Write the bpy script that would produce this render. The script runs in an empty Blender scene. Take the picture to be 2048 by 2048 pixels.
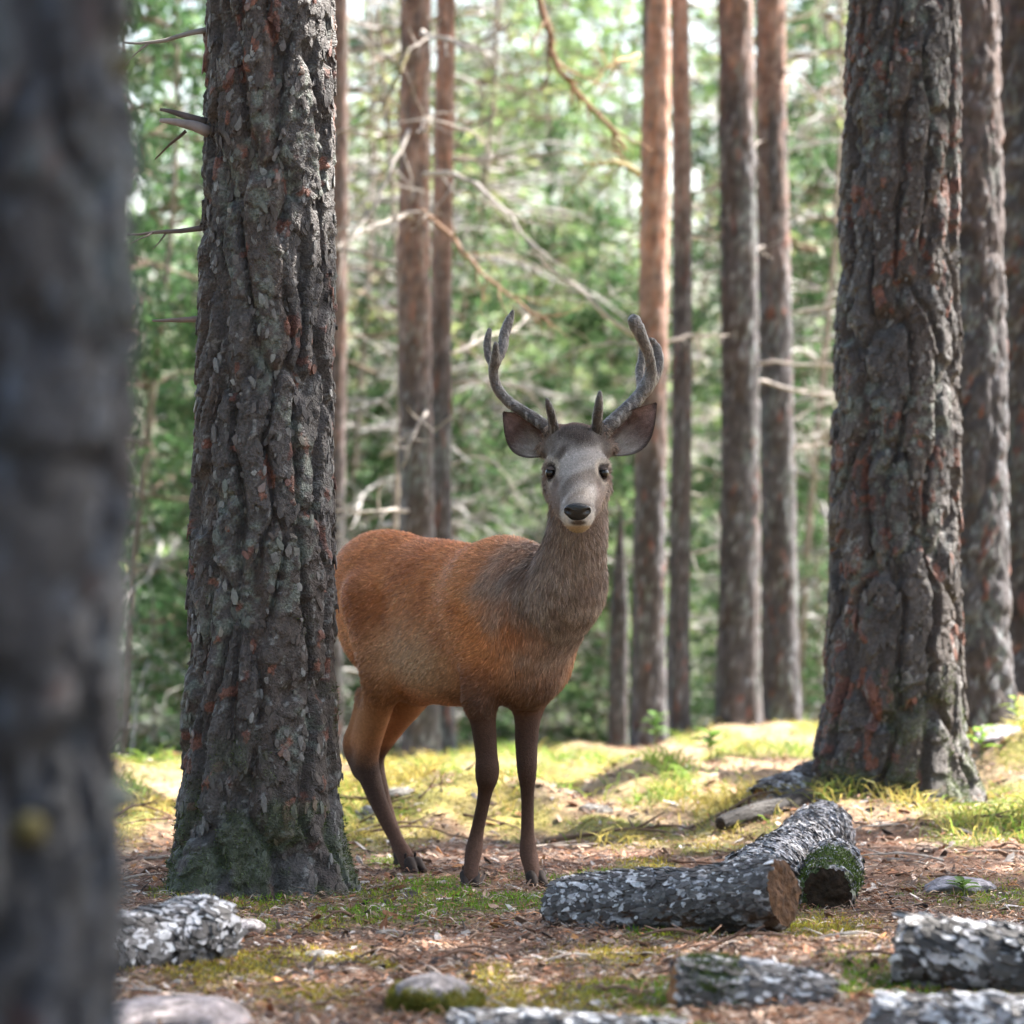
import bpy, math, random
import numpy as np
from mathutils import Vector, Matrix

# ------------------------------------------------------------------ camera, sky, sun, exposure
sc = bpy.context.scene
FPX, CAMZ, FOCUS = 8060.0, 1.2, 12.4          # focal length in pixels of the 2048 px photograph
cam_d = bpy.data.cameras.new('camera')
cam = bpy.data.objects.new('camera', cam_d)
sc.collection.objects.link(cam)
cam.location = (0, 0, CAMZ)
cam.rotation_euler = (math.radians(90), 0, 0)
cam_d.sensor_width = 36.0
cam_d.lens = FPX / 2048 * 36
cam_d.clip_end = 5000
cam_d.dof.use_dof = True
cam_d.dof.focus_distance = FOCUS
cam_d.dof.aperture_fstop = 2.8
sc.camera = cam

SUN_AZ, SUN_EL = math.radians(62), math.radians(50)      # azimuth from +Y towards +X
world = bpy.data.worlds.new('World')
sc.world = world
world.use_nodes = True
wn = world.node_tree.nodes
sky = wn.new('ShaderNodeTexSky')
sky.sky_type = 'NISHITA'
sky.sun_disc = False
sky.sun_elevation = SUN_EL
sky.sun_rotation = SUN_AZ
sky.air_density = 1.0
sky.dust_density = 3.0
sky.ozone_density = 0.6
hsv = wn.new('ShaderNodeHueSaturation')
hsv.inputs['Saturation'].default_value = 0.92            # thin bright cloud over the blue
world.node_tree.links.new(sky.outputs[0], hsv.inputs['Color'])
world.node_tree.links.new(hsv.outputs[0], wn['Background'].inputs[0])
wn['Background'].inputs[1].default_value = 0.118

sun_d = bpy.data.lights.new('sun', 'SUN')
sun_d.energy = 5.0
sun_d.angle = math.radians(0.6)
sun_d.color = (1.0, 0.95, 0.87)
sun = bpy.data.objects.new('sun', sun_d)
sc.collection.objects.link(sun)
SDIR = Vector((math.sin(SUN_AZ) * math.cos(SUN_EL), math.cos(SUN_AZ) * math.cos(SUN_EL), math.sin(SUN_EL)))
sun.rotation_euler = (-SDIR).to_track_quat('-Z', 'Y').to_euler()
sun.location = SDIR * 40

sc.view_settings.view_transform = 'Standard'
sc.view_settings.look = 'None'
sc.view_settings.gamma = 1.0
sc.view_settings.use_curve_mapping = False
sc.view_settings.exposure = 2.42
sc.render.engine = 'CYCLES'
sc.cycles.use_denoising = True
sc.cycles.adaptive_threshold = 0.02
sc.cycles.max_bounces = 5
sc.cycles.diffuse_bounces = 2
sc.cycles.glossy_bounces = 2
sc.cycles.transmission_bounces = 4
sc.cycles.transparent_max_bounces = 8
sc.cycles.sample_clamp_indirect = 6.0

COL = sc.collection
RNG = np.random.default_rng(7)
random.seed(7)


def P(px, py, Y):
    """photo pixel (2048 px frame) at distance Y -> world point"""
    return np.array([(px - 1024) * Y / FPX, Y, CAMZ - (py - 1024) * Y / FPX])


# ------------------------------------------------------------------ noise
def hsh(ix, iy, seed=0, iz=0):
    n = (np.asarray(ix).astype(np.int64) * 374761393 + np.asarray(iy).astype(np.int64) * 668265263
         + np.asarray(iz).astype(np.int64) * 2147483647 + seed * 974634777) & 0xFFFFFFFF
    n = ((n ^ (n >> 13)) * 1274126177) & 0xFFFFFFFF
    n = ((n ^ (n >> 16)) * 2246822519) & 0xFFFFFFFF
    n = n ^ (n >> 15)
    return (n & 0xFFFFFF) / float(0x1000000)


def vnoise(x, y, seed=0, perx=None):
    ix, iy = np.floor(x), np.floor(y)
    fx, fy = x - ix, y - iy
    fx, fy = fx * fx * (3 - 2 * fx), fy * fy * (3 - 2 * fy)
    ix, iy = ix.astype(np.int64), iy.astype(np.int64)
    i1 = ix + 1
    if perx:
        ix, i1 = ix % perx, i1 % perx
    a, b = hsh(ix, iy, seed), hsh(i1, iy, seed)
    c, d = hsh(ix, iy + 1, seed), hsh(i1, iy + 1, seed)
    return (a + (b - a) * fx) * (1 - fy) + (c + (d - c) * fx) * fy


def fbm(x, y, seed=0, octv=4, perx=None):
    s, a, t = 0, 0.5, 0
    for o in range(octv):
        s = s + a * vnoise(x * 2 ** o, y * 2 ** o, seed + o * 17, perx * 2 ** o if perx else None)
        t += a
        a *= 0.5
    return s / t


def voronoi(x, y, seed=0, perx=None, jit=0.9):
    """F1, F2, cell id hash, dx, dy to the nearest point"""
    ix, iy = np.floor(x).astype(np.int64), np.floor(y).astype(np.int64)
    f1 = np.full(x.shape, 9.0)
    f2 = np.full(x.shape, 9.0)
    cid = np.zeros(x.shape)
    ox, oy = np.zeros(x.shape), np.zeros(x.shape)
    for dj in (-1, 0, 1):
        for di in (-1, 0, 1):
            cx, cy = ix + di, iy + dj
            hx = cx % perx if perx else cx
            px = cx + 0.5 + jit * (hsh(hx, cy, seed) - 0.5)
            py = cy + 0.5 + jit * (hsh(hx, cy, seed + 1) - 0.5)
            ddx, ddy = x - px, y - py
            d = np.hypot(ddx, ddy)
            near = d < f1
            f2 = np.where(near, f1, np.minimum(f2, d))
            cid = np.where(near, hsh(hx, cy, seed + 2), cid)
            ox, oy = np.where(near, ddx, ox), np.where(near, ddy, oy)
            f1 = np.where(near, d, f1)
    return f1, f2, cid, ox, oy


def sstep(a, b, x):
    t = np.clip((x - a) / (b - a), 0, 1)
    return t * t * (3 - 2 * t)


def mixc(a, b, t):
    a, b = np.asarray(a, float), np.asarray(b, float)
    return a + (b - a) * np.asarray(t)[..., None]


# ------------------------------------------------------------------ mesh helpers
def mesh_np(name, V, F, col=None, smooth=True):
    """F: (n,3) or (n,4) array, or list of such arrays"""
    V = np.asarray(V, np.float32)
    Fs = F if isinstance(F, list) else [F]
    Fs = [np.asarray(f, np.int32) for f in Fs if len(f)]
    me = bpy.data.meshes.new(name)
    nl = sum(f.size for f in Fs)
    npoly = sum(len(f) for f in Fs)
    me.vertices.add(len(V))
    me.vertices.foreach_set('co', V.ravel())
    me.loops.add(nl)
    me.loops.foreach_set('vertex_index', np.concatenate([f.ravel() for f in Fs]))
    me.polygons.add(npoly)
    sizes = np.concatenate([np.full(len(f), f.shape[1], np.int32) for f in Fs])
    starts = np.concatenate([[0], np.cumsum(sizes)[:-1]]).astype(np.int32)
    me.polygons.foreach_set('loop_start', starts)
    me.polygons.foreach_set('loop_total', sizes)
    me.polygons.foreach_set('use_smooth', np.full(npoly, smooth))
    if col is not None:
        at = me.color_attributes.new('Col', 'FLOAT_COLOR', 'POINT')
        c = np.ones((len(V), 4), np.float32)
        c[:, :3] = np.clip(col, 0, 1)
        at.data.foreach_set('color', c.ravel())
    me.update()
    me.validate()
    return me


def obj(name, me, mat, parent=None, kind=None):
    o = bpy.data.objects.new(name, me)
    if me is not None and mat is not None and len(me.materials) == 0:
        me.materials.append(mat)
    COL.objects.link(o)
    if parent is not None:
        o.parent = parent
    if kind:
        o['kind'] = kind
    return o


def tag(o, label, cat, group=None):
    o['label'] = label
    o['category'] = cat
    if group:
        o['group'] = group
    return o


def thing(name, loc, label, cat, group=None):
    o = bpy.data.objects.new(name, None)
    o.empty_display_size = 0.1
    COL.objects.link(o)
    o.location = tuple(float(v) for v in loc)
    return tag(o, label, cat, group)


def frames(pts):
    """tangent and two normals along a polyline"""
    pts = np.asarray(pts, float)
    T = np.gradient(pts, axis=0)
    T /= np.linalg.norm(T, axis=1)[:, None] + 1e-9
    ref = np.array([0.0, 0, 1]) if abs(T[0][2]) < 0.8 else np.array([1.0, 0, 0])
    A = np.cross(T, ref)
    A /= np.linalg.norm(A, axis=1)[:, None] + 1e-9
    return T, A, np.cross(T, A)


def tube(pts, rad, sides=6, cap=True):
    pts = np.asarray(pts, float)
    rad = np.broadcast_to(np.asarray(rad, float), (len(pts),))
    T, A, B = frames(pts)
    th = np.linspace(0, 2 * np.pi, sides, endpoint=False)
    V = (pts[:, None] + rad[:, None, None] * (np.cos(th)[None, :, None] * A[:, None] + np.sin(th)[None, :, None] * B[:, None]))
    n = len(pts)
    i, j = np.meshgrid(np.arange(n - 1), np.arange(sides), indexing='ij')
    jn = (j + 1) % sides
    F = np.stack([i * sides + j, i * sides + jn, (i + 1) * sides + jn, (i + 1) * sides + j], -1).reshape(-1, 4)
    V = V.reshape(-1, 3)
    tri = []
    if cap:
        V = np.vstack([V, pts[0], pts[-1]])
        c0, c1 = len(V) - 2, len(V) - 1
        for k in range(sides):
            tri.append((c0, (k + 1) % sides, k))
            tri.append((c1, (n - 1) * sides + k, (n - 1) * sides + (k + 1) % sides))
    return V, F, np.array(tri, int).reshape(-1, 3)


class Acc:
    """gathers pieces of one mesh"""
    def __init__(s):
        s.V, s.Q, s.T, s.C, s.n = [], [], [], [], 0

    def add(s, V, Q=None, T=None, c=None):
        V = np.asarray(V, float)
        s.V.append(V)
        if Q is not None and len(Q):
            s.Q.append(np.asarray(Q) + s.n)
        if T is not None and len(T):
            s.T.append(np.asarray(T) + s.n)
        s.C.append(np.broadcast_to(np.asarray((0.5, 0.5, 0.5) if c is None else c, float), (len(V), 3)))
        s.n += len(V)

    def mesh(s, name, smooth=True, off=None):
        V = np.vstack(s.V)
        if off is not None:
            V = V - np.asarray(off)
        F = []
        if s.Q:
            F.append(np.vstack(s.Q))
        if s.T:
            F.append(np.vstack(s.T))
        return mesh_np(name, V, F, np.vstack(s.C), smooth)


# ------------------------------------------------------------------ materials
def vmat(name, rough=0.85, bump=0.0, bscale=200.0, var=0.25, vscale=60.0, spec=0.3, trans=0.0, sheen=0.0):
    m = bpy.data.materials.new(name)
    m.use_nodes = True
    nt = m.node_tree
    b = nt.nodes['Principled BSDF']
    b.inputs['Roughness'].default_value = rough
    b.inputs['Specular IOR Level'].default_value = spec
    if sheen:
        b.inputs['Sheen Weight'].default_value = sheen
    at = nt.nodes.new('ShaderNodeVertexColor')
    at.layer_name = 'Col'
    out = at.outputs[0]
    tc = nt.nodes.new('ShaderNodeTexCoord')
    if var:
        nz = nt.nodes.new('ShaderNodeTexNoise')
        nz.inputs['Scale'].default_value = vscale
        nz.inputs['Detail'].default_value = 4
        nt.links.new(tc.outputs['Object'], nz.inputs['Vector'])
        mr = nt.nodes.new('ShaderNodeMapRange')
        mr.inputs['From Min'].default_value = 0.3
        mr.inputs['From Max'].default_value = 0.7
        mr.inputs['To Min'].default_value = 1 - var
        mr.inputs['To Max'].default_value = 1 + var
        nt.links.new(nz.outputs[0], mr.inputs[0])
        mx = nt.nodes.new('ShaderNodeMixRGB')
        mx.blend_type = 'MULTIPLY'
        mx.inputs[0].default_value = 1
        nt.links.new(out, mx.inputs[1])
        nt.links.new(mr.outputs[0], mx.inputs[2])
        out = mx.outputs[0]
    nt.links.new(out, b.inputs['Base Color'])
    if bump:
        nb = nt.nodes.new('ShaderNodeTexNoise')
        nb.inputs['Scale'].default_value = bscale
        nb.inputs['Detail'].default_value = 5
        nt.links.new(tc.outputs['Object'], nb.inputs['Vector'])
        bp = nt.nodes.new('ShaderNodeBump')
        bp.inputs['Strength'].default_value = bump
        bp.inputs['Distance'].default_value = 0.01
        nt.links.new(nb.outputs[0], bp.inputs['Height'])
        nt.links.new(bp.outputs[0], b.inputs['Normal'])
    if trans:
        tr = nt.nodes.new('ShaderNodeBsdfTranslucent')
        nt.links.new(out, tr.inputs[0])
        ms = nt.nodes.new('ShaderNodeMixShader')
        ms.inputs[0].default_value = trans
        nt.links.new(b.outputs[0], ms.inputs[1])
        nt.links.new(tr.outputs[0], ms.inputs[2])
        nt.links.new(ms.outputs[0], nt.nodes['Material Output'].inputs[0])
    return m


M = {
    'bark': vmat('bark', 0.66, 1.0, 150, 0.5, 110, 0.5),
    'bark_far': vmat('bark_far', 0.8, 0.5, 40, 0.4, 14, 0.35),
    'flake': vmat('bark_flake', 0.6, 0.3, 220, 0.3, 80, 0.5),
    'log': vmat('log_bark', 0.75, 0.8, 150, 0.45, 90, 0.4),
    'wood': vmat('wood', 0.85, 0.5, 120, 0.35, 50, 0.25),
    'stone': vmat('stone', 0.85, 0.7, 110, 0.4, 40, 0.3),
    'soil': vmat('forest_soil', 0.95, 0.8, 120, 0.5, 35, 0.15),
    'litter': vmat('litter', 0.7, 0, 1, 0.2, 90, 0.35),
    'moss': vmat('moss', 0.9, 0, 1, 0.25, 40, 0.2, trans=0.35),
    'grass': vmat('grass', 0.6, 0, 1, 0.2, 30, 0.35, trans=0.45),
    'needle': vmat('needles', 0.55, 0, 1, 0.25, 3, 0.4, trans=0.5),
    'twig': vmat('dead_twig', 0.8, 0.3, 60, 0.25, 20, 0.3),
    'coat': vmat('deer_skin', 0.8, 0.4, 220, 0.2, 120, 0.25),
    'fur': vmat('deer_fur', 0.5, 0, 1, 0.1, 60, 0.35, trans=0.1),
    'antler': vmat('antler_velvet', 0.38, 0.8, 160, 0.4, 70, 0.6),
    'gloss': vmat('wet_black', 0.06, 0.0, 1, 0, 1, 0.4),
    'nose': vmat('nose_skin', 0.22, 0.35, 260, 0.2, 150, 0.5),
    'hoof': vmat('hoof_horn', 0.8, 0.2, 90, 0.2, 60, 0.4),
}


# ------------------------------------------------------------------ ground
def crest(X):
    return np.clip(19.4 + 1.25 * X, 17.8, 22.0)


def gz(X, Y):
    X, Y = np.asarray(X, float), np.asarray(Y, float)
    z = 0.05 * (fbm(X * 0.9 + 50, Y * 0.55 + 50, 3, 3) - 0.5)
    z = z + 0.03 * (fbm(X * 5 + 9, Y * 3 + 4, 4, 3) - 0.5) * sstep(60, 25, Y)
    hum = sstep(14.2, 15.5, Y) * sstep(26, 21, Y) * (1 - 0.9 * np.exp(-(((X - 1.55) / 0.8) ** 2 + ((Y - 15.8) / 1.5) ** 2)))
    z = z + hum * (0.24 - 0.14 * sstep(17.0, 19.0, Y)) * (np.maximum(0, fbm(X * 1.6 + 3, Y * 0.9 + 8, 11, 3) - 0.42))* 2.2
    z = z + 0.27 * sstep(1.6, 2.15, X) * sstep(15.2, 17.2, Y) * sstep(60, 24, Y)
    # mound in front of the flared pine
    z = z + 0.085 * np.exp(-(((X - 1.45) / 0.62) ** 2 + ((Y - 15.1) / 0.9) ** 2))
    z = z + 0.10 * np.exp(-(((X + 1.7) / 0.45) ** 2 + ((Y - 15.6) / 0.6) ** 2))
    z = z + 0.07 * np.exp(-(((X - 0.75) / 0.35) ** 2 + ((Y - 10.35) / 0.5) ** 2))
    # keep the deer's stand level
    w = np.exp(-(((X + 0.12) / 0.55) ** 2 + ((Y - 13.2) / 0.6) ** 2))
    z = z * (1 - 0.85 * w)
    d = np.maximum(0, Y - crest(X))
    fall = 0.16 * d * sstep(0, 2.6, d)
    z = z - np.minimum(fall, 6.0)
    return z


def axis(lo, hi, step, far_lo, far_hi, g=1.22):
    a = list(np.arange(lo, hi + 1e-6, step))
    s, x, left = step, lo, []
    while x > far_lo:
        s *= g
        x -= s
        left.append(x)
    s, x, right = step, a[-1], []
    while x < far_hi:
        s *= g
        x += s
        right.append(x)
    return np.array(left[::-1] + a + right)


def moss_mask(X, Y):
    """green moss cover 0..1 on the ground"""
    n = fbm(X * 2.3 + 20, Y * 1.3 + 31, 21, 4)
    m = sstep(0.53, 0.62, n)
    m = m * (0.75 - 0.5 * sstep(14.0, 15.5, Y))
    # named patches seen in the photograph
    for (px, py, rx, ry, a) in ((450, 1945, 150, 35, 1), (620, 1990, 120, 22, 1), (860, 1830, 110, 30, .8), (980, 1950, 60, 22, 1),
                                (860, 1770, 120, 18, .9), (1230, 1920, 130, 30, .8), (1640, 1870, 130, 60, 1), (1560, 1720, 60, 50, 1),
                                (1850, 1640, 160, 40, 1), (1080, 1990, 120, 25, .7), (800, 1790, 60, 12, .8), (1940, 1790, 110, 30, .8),
                                (300, 1560, 90, 40, 1), (310, 1640, 90, 30, 1)):
        Yc = FPX * CAMZ / (py - 1024)
        Xc = (px - 1024) * Yc / FPX
        sx = rx * Yc / FPX
        sy = ry * Yc * Yc / (FPX * CAMZ)
        m = np.maximum(m, a * np.exp(-(((X - Xc) / sx) ** 2 + ((Y - Yc) / sy) ** 2) * 1.3) * (0.5 + fbm(X * 7, Y * 4, 5, 3)))
    return np.clip(m, 0, 1)


def grass_mask(X, Y):
    n = fbm(X * 1.7 + 5, Y * 1.1 + 2, 41, 3)
    return sstep(14.0, 15.2, Y + 1.2 * (n - 0.5)) * (0.05 + 0.95 * sstep(0.44, 0.56, n + 0.35 * (fbm(X * 6, Y * 4, 43, 3) - 0.5)))


def build_ground():
    xs = axis(-2.5, 2.9, 0.019, -900, 900, 1.3)
    ys = axis(8.6, 22.5, 0.028, -60, 1500, 1.25)
    X, Y = np.meshgrid(xs, ys)
    Z = gz(X, Y)
    near = sstep(40, 22, Y) * sstep(6, 8.6, Y)
    Z = Z + near * 0.022 * (fbm(X * 16, Y * 11, 77, 3) - 0.5)
    nx, ny = len(xs), len(ys)
    i, j = np.meshgrid(np.arange(ny - 1), np.arange(nx - 1), indexing='ij')
    F = np.stack([i * nx + j, i * nx + j + 1, (i + 1) * nx + j + 1, (i + 1) * nx + j], -1).reshape(-1, 4)
    n1 = fbm(X * 3, Y * 2, 61, 4)
    n2 = fbm(X * 13, Y * 9, 62, 3)
    c = mixc((0.085, 0.05, 0.036), (0.20, 0.115, 0.08), np.clip(n1 * 0.7 + n2 * 0.5, 0, 1))
    c = mixc(c, (0.30, 0.25, 0.21), sstep(0.60, 0.72, n2) * 0.5)
    gm = grass_mask(X, Y)
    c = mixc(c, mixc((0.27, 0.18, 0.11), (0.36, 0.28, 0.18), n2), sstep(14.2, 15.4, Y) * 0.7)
    c = mixc(c, mixc((0.30, 0.24, 0.07), (0.16, 0.20, 0.04), n1), gm * 0.8)
    mm = moss_mask(X, Y)
    c = mixc(c, mixc((0.11, 0.12, 0.025), (0.06, 0.10, 0.015), n2), mm * 0.85)
    me = mesh_np('ground', np.stack([X, Y, Z], -1).reshape(-1, 3), F, c.reshape(-1, 3))
    obj('ground', me, M['soil'], kind='structure')


build_ground()

# lake beyond the slope
lm = bpy.data.materials.new('lake_water')
lm.use_nodes = True
b = lm.node_tree.nodes['Principled BSDF']
b.inputs['Base Color'].default_value = (0.05, 0.07, 0.07, 1)
b.inputs['Roughness'].default_value = 0.08
wz = lm.node_tree.nodes.new('ShaderNodeTexNoise')
wz.inputs['Scale'].default_value = 1.2
wb = lm.node_tree.nodes.new('ShaderNodeBump')
wb.inputs['Strength'].default_value = 0.25
lm.node_tree.links.new(wz.outputs[0], wb.inputs['Height'])
lm.node_tree.links.new(wb.outputs[0], b.inputs['Normal'])
xs, ys = np.linspace(-700, 700, 15), np.linspace(58, 420, 15)
X, Y = np.meshgrid(xs, ys)
i, j = np.meshgrid(np.arange(14), np.arange(14), indexing='ij')
F = np.stack([i * 15 + j, i * 15 + j + 1, (i + 1) * 15 + j + 1, (i + 1) * 15 + j], -1).reshape(-1, 4)
obj('water', mesh_np('water', np.stack([X, Y, np.full(X.shape, -4.9)], -1).reshape(-1, 3), F), lm, kind='structure')


# ------------------------------------------------------------------ bark
def bark_tube(pts, rad, nu, plates, flk, depth, flk_h, seed, flare=None, ridge=0.0, phase=0.0):
    """displaced bark surface along a polyline; returns V, F, N, T, aux dict"""
    pts = np.asarray(pts, float)
    rad = np.asarray(rad, float)
    n = len(pts)
    L = np.concatenate([[0], np.cumsum(np.linalg.norm(np.diff(pts, axis=0), axis=1))])
    T, A, B = frames(pts)
    th = np.linspace(0, 2 * np.pi, nu, endpoint=False)
    U, Vv = np.meshgrid(th / (2 * np.pi), L)
    circ = 2 * np.pi * float(np.median(rad))
    pn, ph = plates
    fn, fh = flk
    w1 = (fbm(U * 6, Vv * 3.0, seed + 5, 3, 6) - 0.5)
    w2 = (fbm(U * 9, Vv * 6.0, seed + 9, 3, 9) - 0.5)
    f1, f2, cid, ox, oy = voronoi(U * pn + w1 * 1.5, Vv / ph + w2 * 0.8, seed, pn)
    crack = 1 - sstep(0.02, 0.30, f2 - f1)
    brk = fbm(U * pn, Vv / ph * 2, seed + 77, 2, pn)
    crack = crack * sstep(0.25, 0.5, brk + 0.12)
    w3 = (fbm(U * 20, Vv * 14, seed + 19, 3, 20) - 0.5)
    g1, g2, gid, gx, gy = voronoi(U * fn + w3 * 1.6 + w1, Vv / fh + w3 * 1.2, seed + 40, fn)
    edge = 1 - sstep(0.0, 0.14, g2 - g1)
    k1, k2, kid, kx, ky = voronoi(U * fn * 2 + w3 * 2, Vv / fh * 2 + w2 * 3, seed + 60, fn * 2)
    fine = fbm(U * fn * 4, Vv / circ * fn * 4, seed + 90, 3, fn * 4) - 0.5
    h = depth * (0.35 * (cid - 0.5) - crack)
    h = h + flk_h * ((gid - 0.5) * 1.3 - 0.35 * edge - gy * 0.9) * (1 - 0.6 * crack)
    h = h + flk_h * 0.45 * ((kid - 0.5) - ky * 0.8)
    h = h + flk_h * 0.5 * fine
    if ridge:
        h = h + ridge * np.sin(2 * np.pi * U * 5 + w1 * 6 + phase) * np.exp(-Vv / 0.35)
    R = rad[:, None] + h
    if flare is not None:
        Vv = np.maximum(0, Vv - 0.25)
        a, s = flare
        lob = 1 + 0.45 * np.sin(2 * np.pi * U * 3 + phase) + 0.25 * np.sin(2 * np.pi * U * 5 + 1.7 * phase)
        R = R + a * np.exp(-Vv / s) * lob
    ct, st = np.cos(th), np.sin(th)
    N = ct[None, :, None] * A[:, None] + st[None, :, None] * B[:, None]
    V = pts[:, None] + R[..., None] * N
    i, j = np.meshgrid(np.arange(n - 1), np.arange(nu), indexing='ij')
    jn = (j + 1) % nu
    F = np.stack([i * nu + j, i * nu + jn, (i + 1) * nu + jn, (i + 1) * nu + j], -1).reshape(-1, 4)
    aux = dict(crack=crack, cid=cid, gid=gid, kid=kid, fine=fine, U=U, L=Vv, w1=w1, w2=w2, w3=w3)
    return V, F, N, np.broadcast_to(T[:, None], V.shape), aux


def bark_color(aux, V, seed, red=0.10, lichen=0.10, mossh=0.0, tone=1.0, moss_c=(0.040, 0.052, 0.018)):
    gid, kid, cid = aux['gid'], aux['kid'], aux['cid']
    c = mixc((0.034, 0.029, 0.028), (0.096, 0.082, 0.078), np.clip(0.6 * gid + 0.4 * kid, 0, 1))
    c = mixc(c, (0.062, 0.041, 0.031), sstep(0.5, 0.75, cid) * 0.5)
    r = ((kid > 1 - red * 1.2) | (gid > 1 - red * 0.5)) & (aux['w1'] + aux['w2'] > -0.05)
    rc = mixc((0.20, 0.062, 0.030), (0.12, 0.045, 0.036), hsh((gid * 997).astype(int), (kid * 991).astype(int), seed))
    c = np.where(r[..., None], c * 0.3 + rc * 0.7, c)
    l = sstep(1 - lichen * 1.6, 1 - lichen * 0.6, hsh((kid * 1999).astype(int), (gid * 13).astype(int), seed + 3)) * sstep(-0.1, 0.15, aux['fine'])
    c = mixc(c, (0.25, 0.25, 0.245), l * 0.7)
    gl = sstep(0.56, 0.66, fbm(aux['U'] * 10 + 3, aux['L'] * 4 + 1, seed + 51, 4, None)) * sstep(0.45, 0.7, fbm(aux['U'] * 60, aux['L'] * 40, seed + 52, 3, 60))
    c = mixc(c, (0.15, 0.17, 0.145), gl * 0.7)
    if mossh:
        n = fbm(aux['U'] * 8, aux['L'] * 5, seed + 31, 4, 8)
        mm = sstep(0.46, 0.60, n + 0.30 * (np.exp(-aux['L'] / mossh)) - 0.17) * np.exp(-(aux['L'] / mossh) ** 2)
        mm = mm * sstep(0.40, 0.55, fbm(aux['U'] * 22, aux['L'] * 9, seed + 37, 3, 22))
        aux['moss'] = mm
        c = mixc(c, mixc(moss_c, (0.11, 0.13, 0.09), aux['kid'] ** 2), mm * 0.75)
    return c * np.asarray(tone)


FL_RING = np.array([(math.cos(a), math.sin(a)) for a in np.linspace(0, 2 * np.pi, 7, endpoint=False)])


def flakes(acc, pos, nor, along, size, aspect, lift, colr, rng, curl=0.25, thick=0.35, base_h=0.12):
    """thin curled plates lying on a surface; pos,nor,along: (n,3); size: (n,)"""
    n = len(pos)
    nor = nor / (np.linalg.norm(nor, axis=1)[:, None] + 1e-9)
    al = along - nor * np.sum(along * nor, 1)[:, None]
    al /= np.linalg.norm(al, axis=1)[:, None] + 1e-9
    ang = rng.normal(0, 0.3, n)
    ac0 = np.cross(nor, al)
    al, ac = al * np.cos(ang)[:, None] + ac0 * np.sin(ang)[:, None], ac0 * np.cos(ang)[:, None] - al * np.sin(ang)[:, None]
    rr = 1 + rng.uniform(-0.38, 0.25, (n, 7))
    a = FL_RING[None, :, 0] * rr * aspect[:, None] if np.ndim(aspect) else FL_RING[None, :, 0] * rr * aspect
    bq = FL_RING[None, :, 1] * rr
    tilt = lift * rng.uniform(0.2, 1.2, (n, 1))
    hgt = tilt * (-a) * 0.9 + curl * (bq ** 2) * rng.uniform(-0.6, 1, (n, 1)) + rng.uniform(0.0, 0.12, (n, 7)) + base_h
    S = size[:, None, None]
    ring = pos[:, None] + S * (a[..., None] * al[:, None] + bq[..., None] * ac[:, None] + hgt[..., None] * nor[:, None])
    low = ring - S * thick * nor[:, None]
    cen = pos[:, None] + S * (0.22 * nor[:, None])
    V = np.concatenate([ring, low, cen], 1)
    k = np.arange(7)
    kn = (k + 1) % 7
    tri = np.stack([np.full(7, 14), k, kn], 1)
    quad = np.stack([k, k + 7, kn + 7, kn], 1)
    off = (np.arange(n) * 15)[:, None, None]
    acc.add(V.reshape(-1, 3), (quad[None] + off).reshape(-1, 4), (tri[None] + off).reshape(-1, 3), np.repeat(colr, 15, 0))


def dead_branch(acc, p, d, length, r, col, rng, subs=4, droop=0.0, sides=5, seg=8, wig=0.12):
    d = np.asarray(d, float)
    d /= np.linalg.norm(d)
    pts = [np.asarray(p, float)]
    dd = d.copy()
    for k in range(seg):
        dd = dd + rng.normal(0, wig, 3) + np.array([0, 0, -droop])
        dd /= np.linalg.norm(dd)
        pts.append(pts[-1] + dd * length / seg)
    pts = np.array(pts)
    rad = np.linspace(r, r * 0.3, seg + 1)
    V, F, T = tube(pts, rad, sides)
    acc.add(V, F, T, np.asarray(col) * rng.uniform(0.8, 1.2))
    for q in range(subs):
        k = rng.integers(2, seg)
        sd = dd + rng.normal(0, 0.7, 3)
        dead_branch(acc, pts[k], sd, length * rng.uniform(0.2, 0.5), rad[k] * 0.6, col, rng, 0, droop, max(3, sides - 1), 4, wig * 1.2)
    return pts


LATER = []


# -------- pine crowns high above the frame (they cast the shade)
def crown_mesh(seed, z0, z1, r, n, tuft=0.16):
    rng = np.random.default_rng(seed)
    acc = Acc()
    nb = 26
    pos = []
    for k in range(nb):
        z = z0 + (z1 - z0) * (k / nb) ** 0.9
        a = rng.uniform(0, 2 * np.pi)
        L = r * (1.0 - 0.75 * ((z - z0) / (z1 - z0)) ** 1.5) * rng.uniform(0.65, 1.1)
        d = np.array([math.cos(a), math.sin(a), rng.uniform(-0.05, 0.3)])
        pts = dead_branch(acc, (0, 0, z), d, L, 0.035, (0.16, 0.10, 0.07), rng, 3, 0, 4, 6, 0.1)
        for q in range(n // nb):
            t = rng.uniform(0.3, 1.05)
            p = pts[0] + (pts[-1] - pts[0]) * t + rng.normal(0, 0.16 * L, 3) * np.array([1, 1, 0.45])
            pos.append(p)
    pos = np.array(pos)
    m = len(pos)
    leaf_quads(acc, pos, rng, tuft, 0.05, 3, (0.05, 0.10, 0.03), (0.09, 0.15, 0.035))
    return acc.mesh('crown_foliage', False)


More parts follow.
